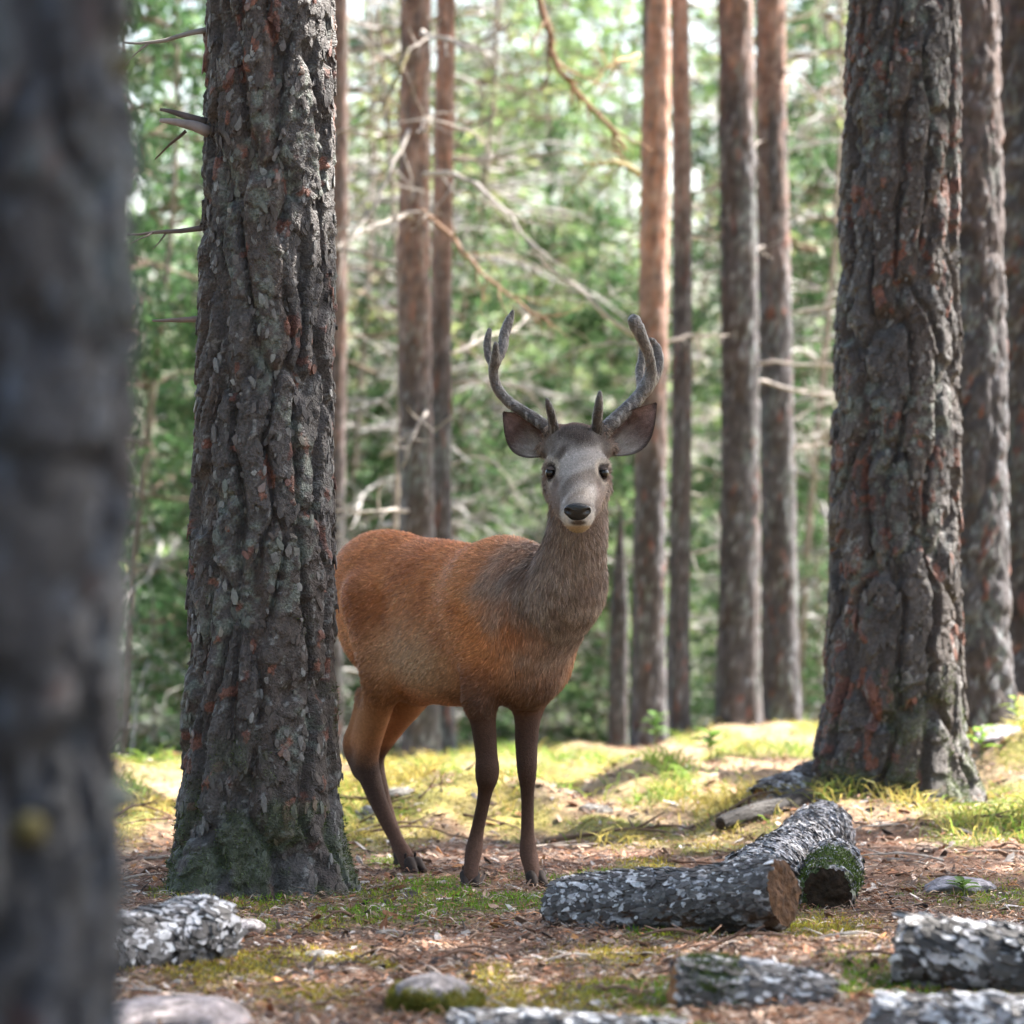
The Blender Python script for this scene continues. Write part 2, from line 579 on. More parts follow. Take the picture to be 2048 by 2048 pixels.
def leaf_quads(acc, pos, rng, ln, wd, per, c0, c1, outdir=None, spread=1.0):
    m = len(pos) * per
    p = np.repeat(pos, per, 0)
    d = rng.normal(0, 1, (m, 3))
    if outdir is not None:
        d = np.repeat(outdir, per, 0) + d * spread
    d /= np.linalg.norm(d, axis=1)[:, None]
    s = np.cross(d, rng.normal(0, 1, (m, 3)))
    s /= np.linalg.norm(s, axis=1)[:, None] + 1e-9
    l = ln * rng.uniform(0.6, 1.3, (m, 1))
    w = wd * rng.uniform(0.6, 1.3, (m, 1))
    V = np.stack([p - s * w * 0.3, p + d * l * 0.5 - s * w * 0.5, p + d * l, p + d * l * 0.5 + s * w * 0.5], 1)
    c = mixc(c0, c1, rng.uniform(0, 1, m))
    Q = np.arange(m * 4).reshape(-1, 4)
    acc.add(V.reshape(-1, 3), Q, None, np.repeat(c, 4, 0))


CROWNS = [crown_mesh(100 + k, 0.0, 5.0, 2.6, 2300, 0.26) for k in range(3)]
CROWNS.append(crown_mesh(110, 0.0, 5.0, 2.6, 1000, 0.26))  # thinned crown for the added pines, lets sun dapples through
CROWN_N = [0]


def add_crown(root, x, y, z, s=1.0, sparse=False):
    k = 3 if sparse else CROWN_N[0] % 3
    CROWN_N[0] += 1
    o = obj('crown', CROWNS[k], M['needle'], root)
    o.location = (x, y, z)
    o.rotation_euler = (0, 0, k * 2.1 + CROWN_N[0])
    o.scale = (s, s, s)
    return o


def vspace(fine_top, step, top, coarse):
    a = np.arange(-0.25, fine_top, step)
    return np.concatenate([a, np.arange(fine_top, top, coarse), [top]])


def big_pine(label, X, Y, rfun, top_z, step, nu, seed, plates, flk, depth, flk_h, flare, red, lichen, mossh,
             nflake, fsize, crown_z, crown_s, lean=(0, 0), tone=1.0, phase=0.0, fine_from=None, mat='bark', ridge=0.012):
    g = float(gz(X, Y))
    root = thing('pine_tree', (X, Y, g), label, 'tree', 'pine trunks')
    del root['group']
    zs = vspace(top_z, step, crown_z + 4.2, 0.25)
    pts = np.stack([lean[0] * zs + 0.02 * np.sin(zs * 1.1 + seed), lean[1] * zs, zs], 1)
    rad = np.maximum(0.04, np.array([rfun(z + g) for z in zs]))
    V, F, N, T, aux = bark_tube(pts, rad, nu, plates, flk, depth, flk_h, seed, flare, ridge, phase)
    c = bark_color(aux, V, seed, red, lichen, mossh, tone)
    tr = obj('trunk', mesh_np('trunk', V.reshape(-1, 3), F, c.reshape(-1, 3)), M[mat], root)
    rng = np.random.default_rng(seed + 5)
    if nflake:
        acc = Acc()
        nfine = int((top_z + 0.25) / step)
        ii = rng.integers(8, nfine - 2, nflake)
        jj = rng.integers(0, nu, nflake)
        size = fsize * rng.uniform(0.35, 1.0, nflake) ** 1.4
        cc = c[ii, jj] * rng.uniform(0.75, 1.35, (nflake, 1))
        pale = rng.uniform(0, 1, nflake) < lichen * 1.1
        cc[pale] = cc[pale] * 0.55 + np.array((0.22, 0.215, 0.21)) * 0.45
        flakes(acc, V[ii, jj] + N[ii, jj] * 0.001, N[ii, jj], T[ii, jj], size, rng.uniform(1.0, 2.6, nflake), 0.10, cc, rng, 0.06, 0.4, 0.03)
        obj('bark_flakes', acc.mesh('bark_flakes', False), M['flake'], tr, 'stuff')
    if mossh:
        LATER.append((tr, V, N, aux['moss'], 9000, seed, (0.05, 0.07, 0.02), (0.15, 0.18, 0.09), 0.012))
    if crown_s:
        add_crown(root, lean[0] * crown_z, lean[1] * crown_z, crown_z, crown_s)
    return root, tr


# ---- the three near pines
xl = (529 - 1024) * 12.75 / FPX
LEFT, ltr = big_pine('broad grey pine with dark fissured bark and mossy foot, partly hiding the deer', xl, 12.75,
                     lambda z: 0.247 - 0.0165 * z if z < 3.2 else 0.197 - 0.012 * (z - 3.2), 3.1, 0.0063, 225, 11,
                     (13, 0.50), (36, 0.075), 0.034, 0.0075, (0.075, 0.20), 0.055, 0.12, 0.55, 3600, 0.0120, 10.0, 0.85, (0.0, 0), 0.92, 0.8)
xr = (1797 - 1024) * 15.4 / FPX
RIGHT, rtr = big_pine('broad red-flecked pine with flared roots rising behind the fallen logs', xr, 15.4,
                      lambda z: 0.268 - 0.0165 * z if z < 3.6 else 0.208 - 0.012 * (z - 3.6), 3.4, 0.0068, 225, 23,
                      (13, 0.55), (38, 0.085), 0.034, 0.008, (0.085, 0.22), 0.13, 0.10, 0.40, 3600, 0.0130, 9.0, 0.9, (0.0, 0), 0.95, 2.4)
FRONT, ftr = big_pine('thick blue-grey pine with mottled lichen and short dark branch stubs, strongly blurred', (-75 - 1024) * 5.0 / FPX, 5.0,
                      lambda z: 0.200 - 0.004 * z, 2.2, 0.011, 120, 37,
                      (11, 0.3), (24, 0.14), 0.026, 0.010, (0.01, 0.2), 0.02, 0.16, 0.0, 0, 0.03, 10.0, 0.8, (0.0, 0), (0.34, 0.42, 0.57), 0.2)


def stub(root, px, py, Y, d, ln, r, col, name='branch_stub', seed=0, subs=1):
    rng = np.random.default_rng(seed)
    acc = Acc()
    p = P(px, py, Y) - np.array(root.location)
    dead_branch(acc, p, d, ln, r, col, rng, subs, 0, 7, 6, 0.09)
    obj(name, acc.mesh(name), M['twig'], root)


GREY = (0.30, 0.27, 0.25)
stub(LEFT, 416, 262, 12.7, (-1, -0.2, 0.22), 0.17, 0.022, (0.26, 0.22, 0.21), seed=3, subs=0)
stub(LEFT, 410, 245, 12.7, (-1, -0.3, 0.32), 0.15, 0.016, (0.10, 0.08, 0.075), seed=5, subs=0)
stub(LEFT, 372, 262, 12.68, (-1, -0.1, -0.55), 0.14, 0.006, (0.08, 0.05, 0.035), seed=6, subs=0)
stub(LEFT, 414, 455, 12.8, (-1, 0.25, -0.02), 0.26, 0.010, (0.14, 0.11, 0.10), seed=8, subs=2)
stub(LEFT, 414, 60, 12.75, (-1, 0.3, 0.0), 0.30, 0.010, (0.25, 0.22, 0.20), seed=9, subs=3)
stub(LEFT, 414, 640, 12.75, (-1, 0.3, 0.03), 0.20, 0.012, (0.2, 0.15, 0.13), seed=12, subs=0)
stub(FRONT, 225, 135, 4.9, (1, 0.1, 0.35), 0.035, 0.016, (0.06, 0.05, 0.02), seed=14, subs=0)
stub(FRONT, 230, 1600, 4.9, (1, -0.1, 0.05), 0.03, 0.022, (0.10, 0.11, 0.10), seed=15, subs=0)
stub(FRONT, 60, 1660, 4.82, (0.1, -1, 0.05), 0.05, 0.022, (0.06, 0.05, 0.015), seed=16, subs=0)
stub(FRONT, 245, 640, 4.92, (1, 0.1, 0.05), 0.02, 0.013, (0.05, 0.045, 0.03), seed=17, subs=0)


# ---- slimmer pines behind
def slim_pine(label, px, Y, half_px, seed, crown_z, crown_s, branches, up=0.35, pink_from=1.3, lean=0.0, dark=1.0, res=(40, 0.03), pink=1.0, hmax=99):
    X = (px - 1024) * Y / FPX
    g = float(gz(X, Y))
    root = thing('pine_tree', (X, Y, g), label, 'tree')
    r0 = half_px * Y / FPX
    zs = vspace(CAMZ - g + 1.2 * 1024 * Y / FPX, res[1], crown_z + 3.5, 0.3)
    zs = zs[zs < hmax]
    rng = np.random.default_rng(seed)
    pts = np.stack([lean * zs + 0.02 * np.sin(zs * 0.9 + seed), np.zeros_like(zs), zs], 1)
    rad = r0 * (1.13 - 0.055 * np.minimum(zs, 5)) * np.maximum(0.15, 1 - 0.06 * np.maximum(0, zs - 5))
    if hmax < 90:
        rad = rad * np.clip((hmax + 0.02 - zs) / 0.6, 0.12, 1)
    V, F, N, T, aux = bark_tube(pts, rad, res[0], (9, 0.25), (16, 0.10), r0 * 0.09, r0 * 0.06, seed, (r0 * 0.25, 0.2))
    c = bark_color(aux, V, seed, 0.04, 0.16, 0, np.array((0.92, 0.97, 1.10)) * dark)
    if pink:
        t = sstep(pink_from, pink_from + 1.6, zs)[:, None] * (0.45 + 0.55 * aux['gid']) * sstep(0.25, 0.5, fbm(aux['U'] * 4, aux['L'] * 1.3, seed + 4, 3, 4) + 0.1)
        c = mixc(c, mixc((0.36, 0.17, 0.11), (0.30, 0.21, 0.175), aux['kid']), np.clip(t * 0.85 * pink, 0, 1))
    tr = obj('trunk', mesh_np('trunk', V.reshape(-1, 3), F, c.reshape(-1, 3)), M['bark_far'], root)
    for k in range(branches):
        acc = Acc()
        z = rng.uniform(0.9, min(zs[-1], CAMZ - g + 1024 * Y / FPX + 0.2))
        a = rng.choice([rng.uniform(-0.9, 0.9), rng.uniform(np.pi - 0.9, np.pi + 0.9)])
        d = (math.cos(a), math.sin(a), rng.uniform(-0.15, 0.35))
        kk = int(np.argmin(abs(zs - z)))
        dead_branch(acc, pts[kk] + np.array(d) * rad[kk] * 0.7, d, rng.uniform(0.25, 0.95), rng.uniform(0.005, 0.012),
                    mixc(GREY, (0.42, 0.38, 0.36), rng.uniform(0, 1)), rng, 8, rng.uniform(-0.03, 0.06), 5, 8, 0.2)
        obj('branch', acc.mesh('branch'), M['twig'], root)
    if crown_s:
        add_crown(root, lean * crown_z, 0, crown_z, crown_s)
    return root


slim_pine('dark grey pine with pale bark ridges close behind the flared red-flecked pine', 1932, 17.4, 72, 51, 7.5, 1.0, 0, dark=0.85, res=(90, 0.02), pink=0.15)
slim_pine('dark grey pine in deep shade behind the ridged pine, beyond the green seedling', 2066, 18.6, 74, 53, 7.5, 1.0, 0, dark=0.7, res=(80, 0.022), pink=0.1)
TD = slim_pine('slender pine with sunlit orange upper trunk, thicker one of a close pair', 1305, 20.8, 30, 61, 8.0, 0.9, 4, pink_from=1.2, pink=1.5)  # extra pink on the upper bark paints in its sunlit glow
slim_pine('thin greyish-pink pine growing right beside the sunlit orange trunk', 1361, 21.2, 20, 62, 8.2, 0.8, 6, pink_from=2.2, lean=-0.004)
slim_pine('dark brown pine, one of two standing trunk to trunk by the pale moss hummock', 1473, 21.3, 38, 63, 8.0, 1.0, 8, pink_from=2.8, lean=0.0)
slim_pine('straight pinkish-brown pine touching the darker trunk with the knotted branches', 1553, 21.6, 33, 64, 8.0, 0.9, 8, pink_from=2.0, lean=-0.003, pink=0.8)
TB = slim_pine('reddish slim pine with dead whorls of white branches behind the deer\'s back', 836, 20.2, 33, 65, 8.0, 0.9, 10, pink_from=1.5, lean=0.0, pink=0.75)
slim_pine('narrow dark pine pressed close to the reddish slim pine', 889, 20.7, 21, 66, 8.0, 0.8, 6, pink_from=1.9)
slim_pine('pale pinkish pine showing just beside the mossy-footed grey pine', 668, 22.5, 24, 67, 8.0, 1.0, 4, pink_from=1.6, pink=0.5)
slim_pine('thin dead dark stem without a top behind the deer\'s neck', 1241, 22.2, 17, 68, 7.0, 0, 2, pink_from=4, dark=0.8, hmax=1.5)


def bough(root, pts, Y, r, col, seed):
    """a long bare bough through given points, with side twigs"""
    rng = np.random.default_rng(seed)
    p = np.array([P(x, y, Y + dy) for (x, y, dy) in pts]) - np.array(root.location)
    t = np.linspace(0, len(p) - 1, 5 * len(p))
    q = np.stack([np.interp(t, np.arange(len(p)), p[:, k]) for k in range(3)], 1) + rng.normal(0, 0.008, (len(t), 3))
    q[1:-1] = (q[:-2] + q[1:-1] * 2 + q[2:]) / 4
    acc = Acc()
    V, F, T = tube(q, np.linspace(r, r * 0.35, len(q)), 6)
    acc.add(V, F, T, col)
    for k in range(3, len(q) - 1, 2):
        d = q[min(k + 1, len(q) - 1)] - q[k - 1]
        dead_branch(acc, q[k], d / np.linalg.norm(d) + rng.normal(0, 0.6, 3), rng.uniform(0.12, 0.4), r * 0.4, col, rng, 3, 0.03, 4, 6, 0.2)
    obj('branch', acc.mesh('branch'), M['twig'], root)


BR, PG = (0.20, 0.115, 0.07), (0.33, 0.30, 0.28)
bough(TB, [(848, 350, 0), (905, 345, -.2), (960, 375, -.4), (1020, 430, -.6), (1070, 500, -.7)], 20.1, 0.014, PG, 1)
bough(TB, [(845, 420, 0), (900, 470, -.2), (960, 545, -.4), (1040, 610, -.6), (1090, 640, -.7)], 20.1, 0.013, BR, 2)
bough(TB, [(840, 65, 0), (880, 75, -.2), (930, 95, -.3), (1000, 100, -.5)], 20.1, 0.014, PG, 3)
bough(TB, [(818, 100, 0), (785, 170, -.2), (760, 240, -.3)], 20.1, 0.014, (0.13, 0.11, 0.05), 4)
bough(TB, [(820, 260, 0), (780, 340, -.2), (750, 420, -.3), (700, 470, -.4)], 20.1, 0.012, PG, 5)
bough(TB, [(820, 425, 0), (770, 445, -.2), (720, 470, -.3), (670, 500, -.4)], 20.1, 0.014, PG, 6)
bough(TB, [(815, 1020, 0), (760, 1018, -.2), (700, 1025, -.3)], 20.1, 0.012, PG, 7)
bough(TD, [(1060, -150, -.6), (1078, 0, -.6), (1100, 80, -.6), (1122, 150, -.6), (1170, 200, -.5), (1255, 300, -.3)], 20.6, 0.022, BR, 8)
bough(TD, [(1280, 345, 0), (1230, 325, -.2), (1165, 328, -.3)], 20.7, 0.018, (0.24, 0.2, 0.1), 9)
bough(TD, [(1280, 110, 0), (1245, 118, -.2), (1215, 135, -.3)], 20.7, 0.017, (0.36, 0.26, 0.15), 10)


# ------------------------------------------------------------------ background conifers
def conifer_mesh(seed, H, R, whorl, leafdens, c0, c1, dead=0.25):
    rng = np.random.default_rng(seed)
    wood, leaf = Acc(), Acc()
    zs = np.linspace(0, H, 14)
    V, F, T = tube(np.stack([0.14 * np.sin(zs * 0.8 + seed), 0.14 * np.cos(zs * .7), zs], 1), np.linspace(0.026, 0.006, 14), 7)
    wood.add(V, F, T, (0.24, 0.20, 0.17))
    z = 0.25
    while z < H - 0.15:
        L0 = R * (1 - z / H) ** 0.75 + 0.12
        for q in range(rng.integers(3, 6)):
            a = rng.uniform(0, 2 * np.pi)
            L = L0 * rng.uniform(0.55, 1.15)
            d = np.array([math.cos(a), math.sin(a), rng.uniform(-0.25, 0.3)])
            isdead = rng.uniform() < dead * (1.6 if z < H * 0.35 else 0.5)
            pts = dead_branch(wood, (0, 0, z), d, L, 0.012, (0.36, 0.345, 0.34) if isdead else (0.16, 0.115, 0.085), rng, 6 if isdead else 2, 0.03, 4, 6, 0.17)
            if not isdead:
                m = int(leafdens * L)
                t = rng.uniform(0.15, 1.05, m)
                base = pts[0] + (pts[-1] - pts[0]) * t[:, None]
                side = np.cross(d, (0, 0, 1.0))
                side /= np.linalg.norm(side)
                base = base + side * (rng.normal(0, 0.28, m) * L * (1.15 - t) * 0.7)[:, None] + np.array([0, 0, 1.0]) * rng.normal(0, 0.05, m)[:, None]
                leaf_quads(leaf, base, rng, 0.11, 0.035, 3, c0, c1, np.broadcast_to(d, (m, 3)), 0.8)
        z += whorl * rng.uniform(0.7, 1.3)
    return wood.mesh('conifer_wood'), leaf.mesh('conifer_needles', False)


CON = [conifer_mesh(201, 8.5, 1.7, 0.27, 34, (0.07, 0.145, 0.05), (0.18, 0.29, 0.10), 0.25),
       conifer_mesh(202, 7.5, 1.5, 0.27, 30, (0.15, 0.26, 0.09), (0.33, 0.45, 0.18), 0.2),
       conifer_mesh(203, 9.5, 1.6, 0.25, 20, (0.08, 0.145, 0.06), (0.19, 0.27, 0.11), 0.62),
       conifer_mesh(204, 9.0, 1.4, 0.22, 6, (0.15, 0.19, 0.08), (0.3, 0.33, 0.14), 0.9),
       conifer_mesh(205, 8.5, 1.8, 0.25, 40, (0.035, 0.080, 0.035), (0.10, 0.19, 0.07), 0.2)]  # needle colour darkened to stand in for shade low on the slope
LOW = [(px, Y, 4, q * 1.35, rz, 0) for (px, Y, q, rz) in ((420, 23.5, .30, 1), (600, 24.5, .34, 2), (720, 23.8, .30, 3), (930, 24, .36, 4), (1130, 25, .40, 6), (1210, 24.6, .34, 7), (1620, 25.2, .42, 9), (1680, 24.2, .34, 10), (800, 26, .42, 11), (1500, 27, .5, 14), (300, 25.5, .42, 15), (1850, 26, .4, 16))]
CLAB = ['dark green bushy young conifer on the slope behind the pines',
        'bright yellow-green young conifer on the slope behind the pines',
        'thin conifer with sparse green sprays and grey dead twigs on the slope',
        'bare young conifer covered in grey dead twigs on the slope',
        'deep green dense conifer with boughs reaching the ground on the slope']
for (px, Y, k, s, rz, dz) in LOW + list((
        (300, 24, 4, 1.0, 0.3, 0), (370, 29, 4, 1.1, 2.0, 0), (215, 30, 2, 1.1, 1, 0), (560, 31, 2, 1.0, 0.5, 0),
        (700, 25, 3, 1.0, 1.5, 0), (770, 30, 2, 1.0, 4, 0), (930, 27, 3, 1.0, 3.3, 0), (990, 31, 2, 1.1, 5, 0),
        (1090, 28, 1, 1.1, 0.9, 0), (1200, 33, 1, 1.25, 2.2, 0), (1010, 37, 1, 1.3, 3.8, 0), (1150, 40, 0, 1.3, 1.0, 0),
        (1400, 29, 3, 1.0, 0.2, 0), (1420, 35, 1, 1.2, 1.1, 0), (1620, 28, 2, 1.1, 2.6, 0), (1540, 36, 2, 1.3, 3.1, 0),
        (1660, 34, 4, 1.2, 4.4, 0), (1750, 40, 1, 1.3, 5.2, 0), (850, 38, 4, 1.3, 0.1, 0), (700, 40, 1, 1.3, 1.9, 0),
        (330, 42, 1, 1.4, 4.9, 0), (1290, 52, 1, 1.3, 5.9, 0),
        (1000, 48, 2, 1.5, 0.7, 0), (1900, 38, 0, 1.3, 3.7, 0),
        (2060, 32, 0, 1.2, 0.4, 0), (1200, 56, 2, 1.7, 5.7, 0), (1680, 55, 1, 1.7, 0.6, 0), (760, 23.5, 3, 0.9, 2.4, 0), (950, 24.5, 3, 0.95, 0.4, 0), (1640, 24, 3, 0.9, 1.4, 0), (640, 28, 3, 1.0, 5.5, 0))):
    X = (px - 1024) * Y / FPX
    root = thing('young_conifer', (X, Y, float(gz(X, Y)) - 0.05), CLAB[k] if s > 0.7 else 'low conifer bush with shade-darkened needles just over the crest', 'tree', 'low bushes over the crest' if s < 0.7 else ['bushy dark conifers on the slope', 'bright conifers on the slope', 'sparse conifers on the slope', 'bare conifers on the slope', 'deep green conifers on the slope'][k])
    root.rotation_euler = (0, 0, rz)
    root.scale = (s, s, s)
    obj('trunk', CON[k][0], M['twig'], root)
    obj('crown', CON[k][1], M['needle'], root)


# unseen tall pines added so their crowns shade the deer and the near ground
def shade_pine(X, Y, zc, sc_, k, sparse=False):
    g = float(gz(X, Y))
    root = thing('pine_tree', (X, Y, g), 'unseen tall pine added to shade the clearing', 'tree', 'pines added for shade')
    zs = np.arange(-0.2, zc + 4.5, 0.4)
    V, F, N, T, aux = bark_tube(np.stack([0 * zs, 0 * zs, zs], 1), 0.19 - 0.012 * zs, 24, (9, 0.3), (16, 0.2), 0.015, 0.008, 900 + k, (0.04, 0.3))
    obj('trunk', mesh_np('trunk', V.reshape(-1, 3), F, bark_color(aux, V, 900 + k).reshape(-1, 3)), M['bark_far'], root)
    add_crown(root, 0, 0, zc, sc_, sparse)


for k, (X, Y, zc, q) in enumerate(((4.4, 13.2, 5.5, 1.0), (6.8, 13.3, 6.0, 1.05), (5.0, 16.3, 5.8, 0.78), (6.9, 15.7, 6.0, 0.8), 
                                   (-4.5, 12, 5, 1.1), (-4.2, 7, 5, 1.1), (3.9, 7.4, 4.6, 1.1), (4.8, 8.2, 5.2, 1.0), (-5.5, 16.5, 5, 1.1), (-3.6, 2, 5.5, 1.0))):
    shade_pine(X, Y, zc, q, k, k < 2)
for k, (X, Y, q, rz) in enumerate(((-6, -3, 1.5, 0), (5, -3.5, 1.6, 3), (-9, 3, 1.6, 4), (8.5, 2.5, 1.6, 5), (-8, 9, 1.5, 6), (9, 7, 1.5, 7), (-7.5, 14, 1.5, 8),
                                   (-4, -9, 1.8, 9), (3.5, -9, 1.8, 10), (-5, 5, 1.3, 12), (5.5, 3.5, 1.2, 13))):
    root = thing('young_conifer', (X, Y, float(gz(X, Y)) - 0.05), 'unseen dense conifer added to block side light from the clearing', 'tree', 'conifers added to block side light')  # unseen conifers added to cut light from beside and behind the camera
    root.rotation_euler = (0, 0, rz)
    root.scale = (q * 1.25, q * 1.25, q)
    obj('trunk', CON[0][0], M['twig'], root)
    obj('crown', CON[0][1], M['needle'], root)


# far wooded shore beyond the lake: one mass
def far_wood():
    rng = np.random.default_rng(77)
    acc = Acc()
    for k in range(260):
        x, y = rng.uniform(-150, 150), rng.uniform(425, 520)
        h = rng.uniform(5, 9)
        m = 26
        t = rng.uniform(0, 1, m) ** 0.8
        pos = np.stack([x + rng.normal(0, 1, m) * 2.2 * (1.05 - t), y + rng.normal(0, 1, m) * 2, -5 + t * h], 1)
        leaf_quads(acc, pos, rng, 3.2, 1.8, 1, (0.05, 0.08, 0.035), (0.09, 0.13, 0.05))
    o = obj('far_wood', acc.mesh('far_wood', False), M['needle'], None, 'stuff')
    tag(o, 'hazy far-off green wood on the other side of the water', 'wood')


far_wood()


# ------------------------------------------------------------------ logs
def fallen_log(label, p0, p1, r0, r1, seed, nscale, ssize, step=0.009, nu=100, white=0.5, moss=None, end_col=(0.30, 0.14, 0.06), bend=0.02, flat=0.0, brown=True, scale_up=True, tone=0.75):
    p0, p1 = np.asarray(p0, float), np.asarray(p1, float)
    L = np.linalg.norm(p1 - p0)
    n = max(8, int(L / step))
    t = np.linspace(0, 1, n)
    mid = (p0 + p1) / 2
    base = np.array([mid[0], mid[1], min(p0[2], p1[2]) - max(r0, r1)])
    root = thing('fallen_log', base, label, 'log')
    rng = np.random.default_rng(seed)
    pts = p0 + (p1 - p0) * t[:, None]
    pts = pts + np.stack([0 * t, bend * np.sin(t * np.pi), bend * 0.5 * np.sin(t * 4 + seed)], 1)
    rad = r0 + (r1 - r0) * t + 0.06 * r0 * np.sin(t * 7 + seed)
    tip = 0.025
    dd = np.minimum(t, 1 - t) * L
    rad = rad * (1 - 0.14 * np.exp(-dd / tip))
    V, F, N, T, aux = bark_tube(pts - base, rad, nu, (9, 0.16), (22, 0.05), r0 * 0.10, r0 * 0.06, seed)
    up = N[..., 2]
    n2 = fbm(aux['U'] * 10, aux['L'] * 8, seed + 2, 4, 10)
    c = mixc((0.05, 0.043, 0.041), (0.13, 0.115, 0.11), np.clip(aux['gid'] * 0.6 + aux['kid'] * 0.4, 0, 1))
    if brown:
        c = mixc(c, (0.11, 0.05, 0.02), sstep(0.50, 0.60, n2 + 0.16 * (-up)) * 0.85)
    lw = sstep(0.62 - 0.35 * white, 0.80 - 0.35 * white, aux['kid'] * 0.5 + 0.5 * n2 + 0.12 * up)  # pale lichen, nudged lighter on upper sides for the top light
    c = mixc(c * tone, (0.40, 0.39, 0.41), lw * 0.8 * (0.25 + 0.75 * sstep(-0.3, 0.5, n2 - 0.5 + 0.6 * tone))) if white > 0 else c * 0.45
    if moss:
        a0, a1, side = moss
        mm = sstep(a0, a0 + 0.1, t)[:, None] * sstep(a1 + 0.1, a1, t)[:, None] * sstep(0.40, 0.55, n2 + 0.1)
        c = mixc(c, mixc((0.05, 0.075, 0.015), (0.10, 0.14, 0.03), aux['kid']), mm * 0.9)
        mossw = mm * sstep(-0.5, 0.1, up)
    # closed ends
    Vf = V.reshape(-1, 3)
    bark = obj('bark', mesh_np('log_bark', Vf, F, c.reshape(-1, 3)), M['log'], root)
    for e in (0, n - 1):
        ring = V[e]
        cen = ring.mean(0)
        out = (pts[e] - pts[1 if e == 0 else n - 2])
        out = out / np.linalg.norm(out)
        K = 14
        an = np.linspace(0, 2 * np.pi, nu, endpoint=False)
        vs, cs = [], []
        for q in range(K + 1):
            f = 1 - q / K
            x_, y_ = np.cos(an) * f, np.sin(an) * f
            jag = 0.030 * (fbm(x_ * 2.5 + seed, y_ * 2.5 + 9 + e, seed, 4) - 0.5) * (1 - f ** 6)
            vs.append(cen + (ring - cen) * f + out * (jag + 0.004 * (1 - f))[:, None])
            cs.append(mixc(np.asarray(end_col) * 0.45, np.asarray(end_col) * 1.3, np.clip(fbm(x_ * 7 + seed, y_ * 7 + 4, seed + 8, 4) * 1.6 - 0.3, 0, 1)))
        vv = np.vstack(vs)
        i, j = np.meshgrid(np.arange(K), np.arange(nu), indexing='ij')
        jn = (j + 1) % nu
        ff = np.stack([i * nu + j, i * nu + jn, (i + 1) * nu + jn, (i + 1) * nu + j], -1).reshape(-1, 4)
        obj('cut_end', mesh_np('cut_end', vv, ff, np.vstack(cs)), M['wood'], root)
    if nscale:
        acc = Acc()
        ii = rng.integers(1, n - 1, nscale * 2)
        jj = rng.integers(0, nu, nscale * 2)
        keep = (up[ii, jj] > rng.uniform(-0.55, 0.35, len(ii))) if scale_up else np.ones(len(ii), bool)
        ii, jj = ii[keep][:nscale], jj[keep][:nscale]
        m = len(ii)
        size = ssize * rng.uniform(0.4, 1.0, m)
        cc = mixc((0.07, 0.06, 0.058), (0.24, 0.225, 0.225), rng.uniform(0, 1, m) ** 1.5) * tone
        wh = rng.uniform(0, 1, m) < white * 0.5 * np.clip(0.5 + up[ii, jj], 0, 1)  # lichen scales whitened towards the top, painting in the bright top light
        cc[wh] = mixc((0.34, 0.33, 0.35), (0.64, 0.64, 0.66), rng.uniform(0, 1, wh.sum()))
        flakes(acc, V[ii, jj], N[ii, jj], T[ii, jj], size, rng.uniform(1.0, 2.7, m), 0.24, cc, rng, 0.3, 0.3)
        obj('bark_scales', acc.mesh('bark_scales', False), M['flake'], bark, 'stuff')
    if moss:
        LATER.append((bark, V, N, mossw, 3600, seed, (0.03, 0.05, 0.012), (0.10, 0.145, 0.03), 0.011))
    return root


def GP(px, py):
    """photo pixel on level ground"""
    Y = FPX * CAMZ / (py - 1024)
    X = (px - 1024) * Y / FPX
    return np.array([X, Y, float(gz(X, Y))])


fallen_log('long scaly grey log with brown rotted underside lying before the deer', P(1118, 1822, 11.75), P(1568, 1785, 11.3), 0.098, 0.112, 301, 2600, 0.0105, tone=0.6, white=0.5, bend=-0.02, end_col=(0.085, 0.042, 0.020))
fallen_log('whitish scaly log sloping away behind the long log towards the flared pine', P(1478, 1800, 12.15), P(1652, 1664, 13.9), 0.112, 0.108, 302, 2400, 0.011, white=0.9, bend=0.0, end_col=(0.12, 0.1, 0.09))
fallen_log('mossy log end with its hollow painted dark beside the whitish sloping log', P(1655, 1785, 12.1), P(1672, 1725, 13.0), 0.088, 0.085, 311, 700, 0.012, white=0.7, bend=0.0, moss=(-0.2, 0.5, 0), end_col=(0.03, 0.018, 0.01))  # closed end painted near-black for the shade inside the hollow
fallen_log('short stubby log thickly covered in curled scales whitened for sunlight, by the mossy-footed pine', P(190, 1925, 10.45), P(432, 1868, 10.75), 0.118, 0.105, 303, 1900, 0.0155, tone=0.55, white=0.8, end_col=(0.16, 0.12, 0.09), bend=0.0)
fallen_log('blackish broken log with lichen patches whitened for sun dapples and a pale cut end', P(1795, 1905, 10.0), P(2190, 1965, 9.9), 0.105, 0.11, 304, 500, 0.018, tone=0.35, white=0.55, end_col=(0.42, 0.38, 0.36), bend=0.0)
fallen_log('lichened log painted white for top light lying in front of the blackish broken log', P(1750, 2050, 9.35), P(2200, 2075, 9.2), 0.078, 0.08, 305, 500, 0.018, white=0.9, bend=0.0)
fallen_log('half-buried log with bright green moss and lichen scales whitened for top light', P(1345, 1990, 9.75), P(1660, 2020, 9.75), 0.108, 0.085, 306, 800, 0.013, tone=0.6, white=0.6, moss=(0.0, 0.35, 0), bend=0.01)
fallen_log('low flat grey log with upper edge whitened for top light beside the moss-capped stone', P(900, 2060, 9.3), P(1375, 2075, 9.2), 0.05, 0.045, 307, 700, 0.012, white=0.8, bend=0.0)
fallen_log('pale fissured piece of bark log leaning on the flared pine root', P(1525, 1605, 15.2), P(1650, 1560, 15.4), 0.07, 0.085, 308, 300, 0.02, white=0.75, bend=0.0)
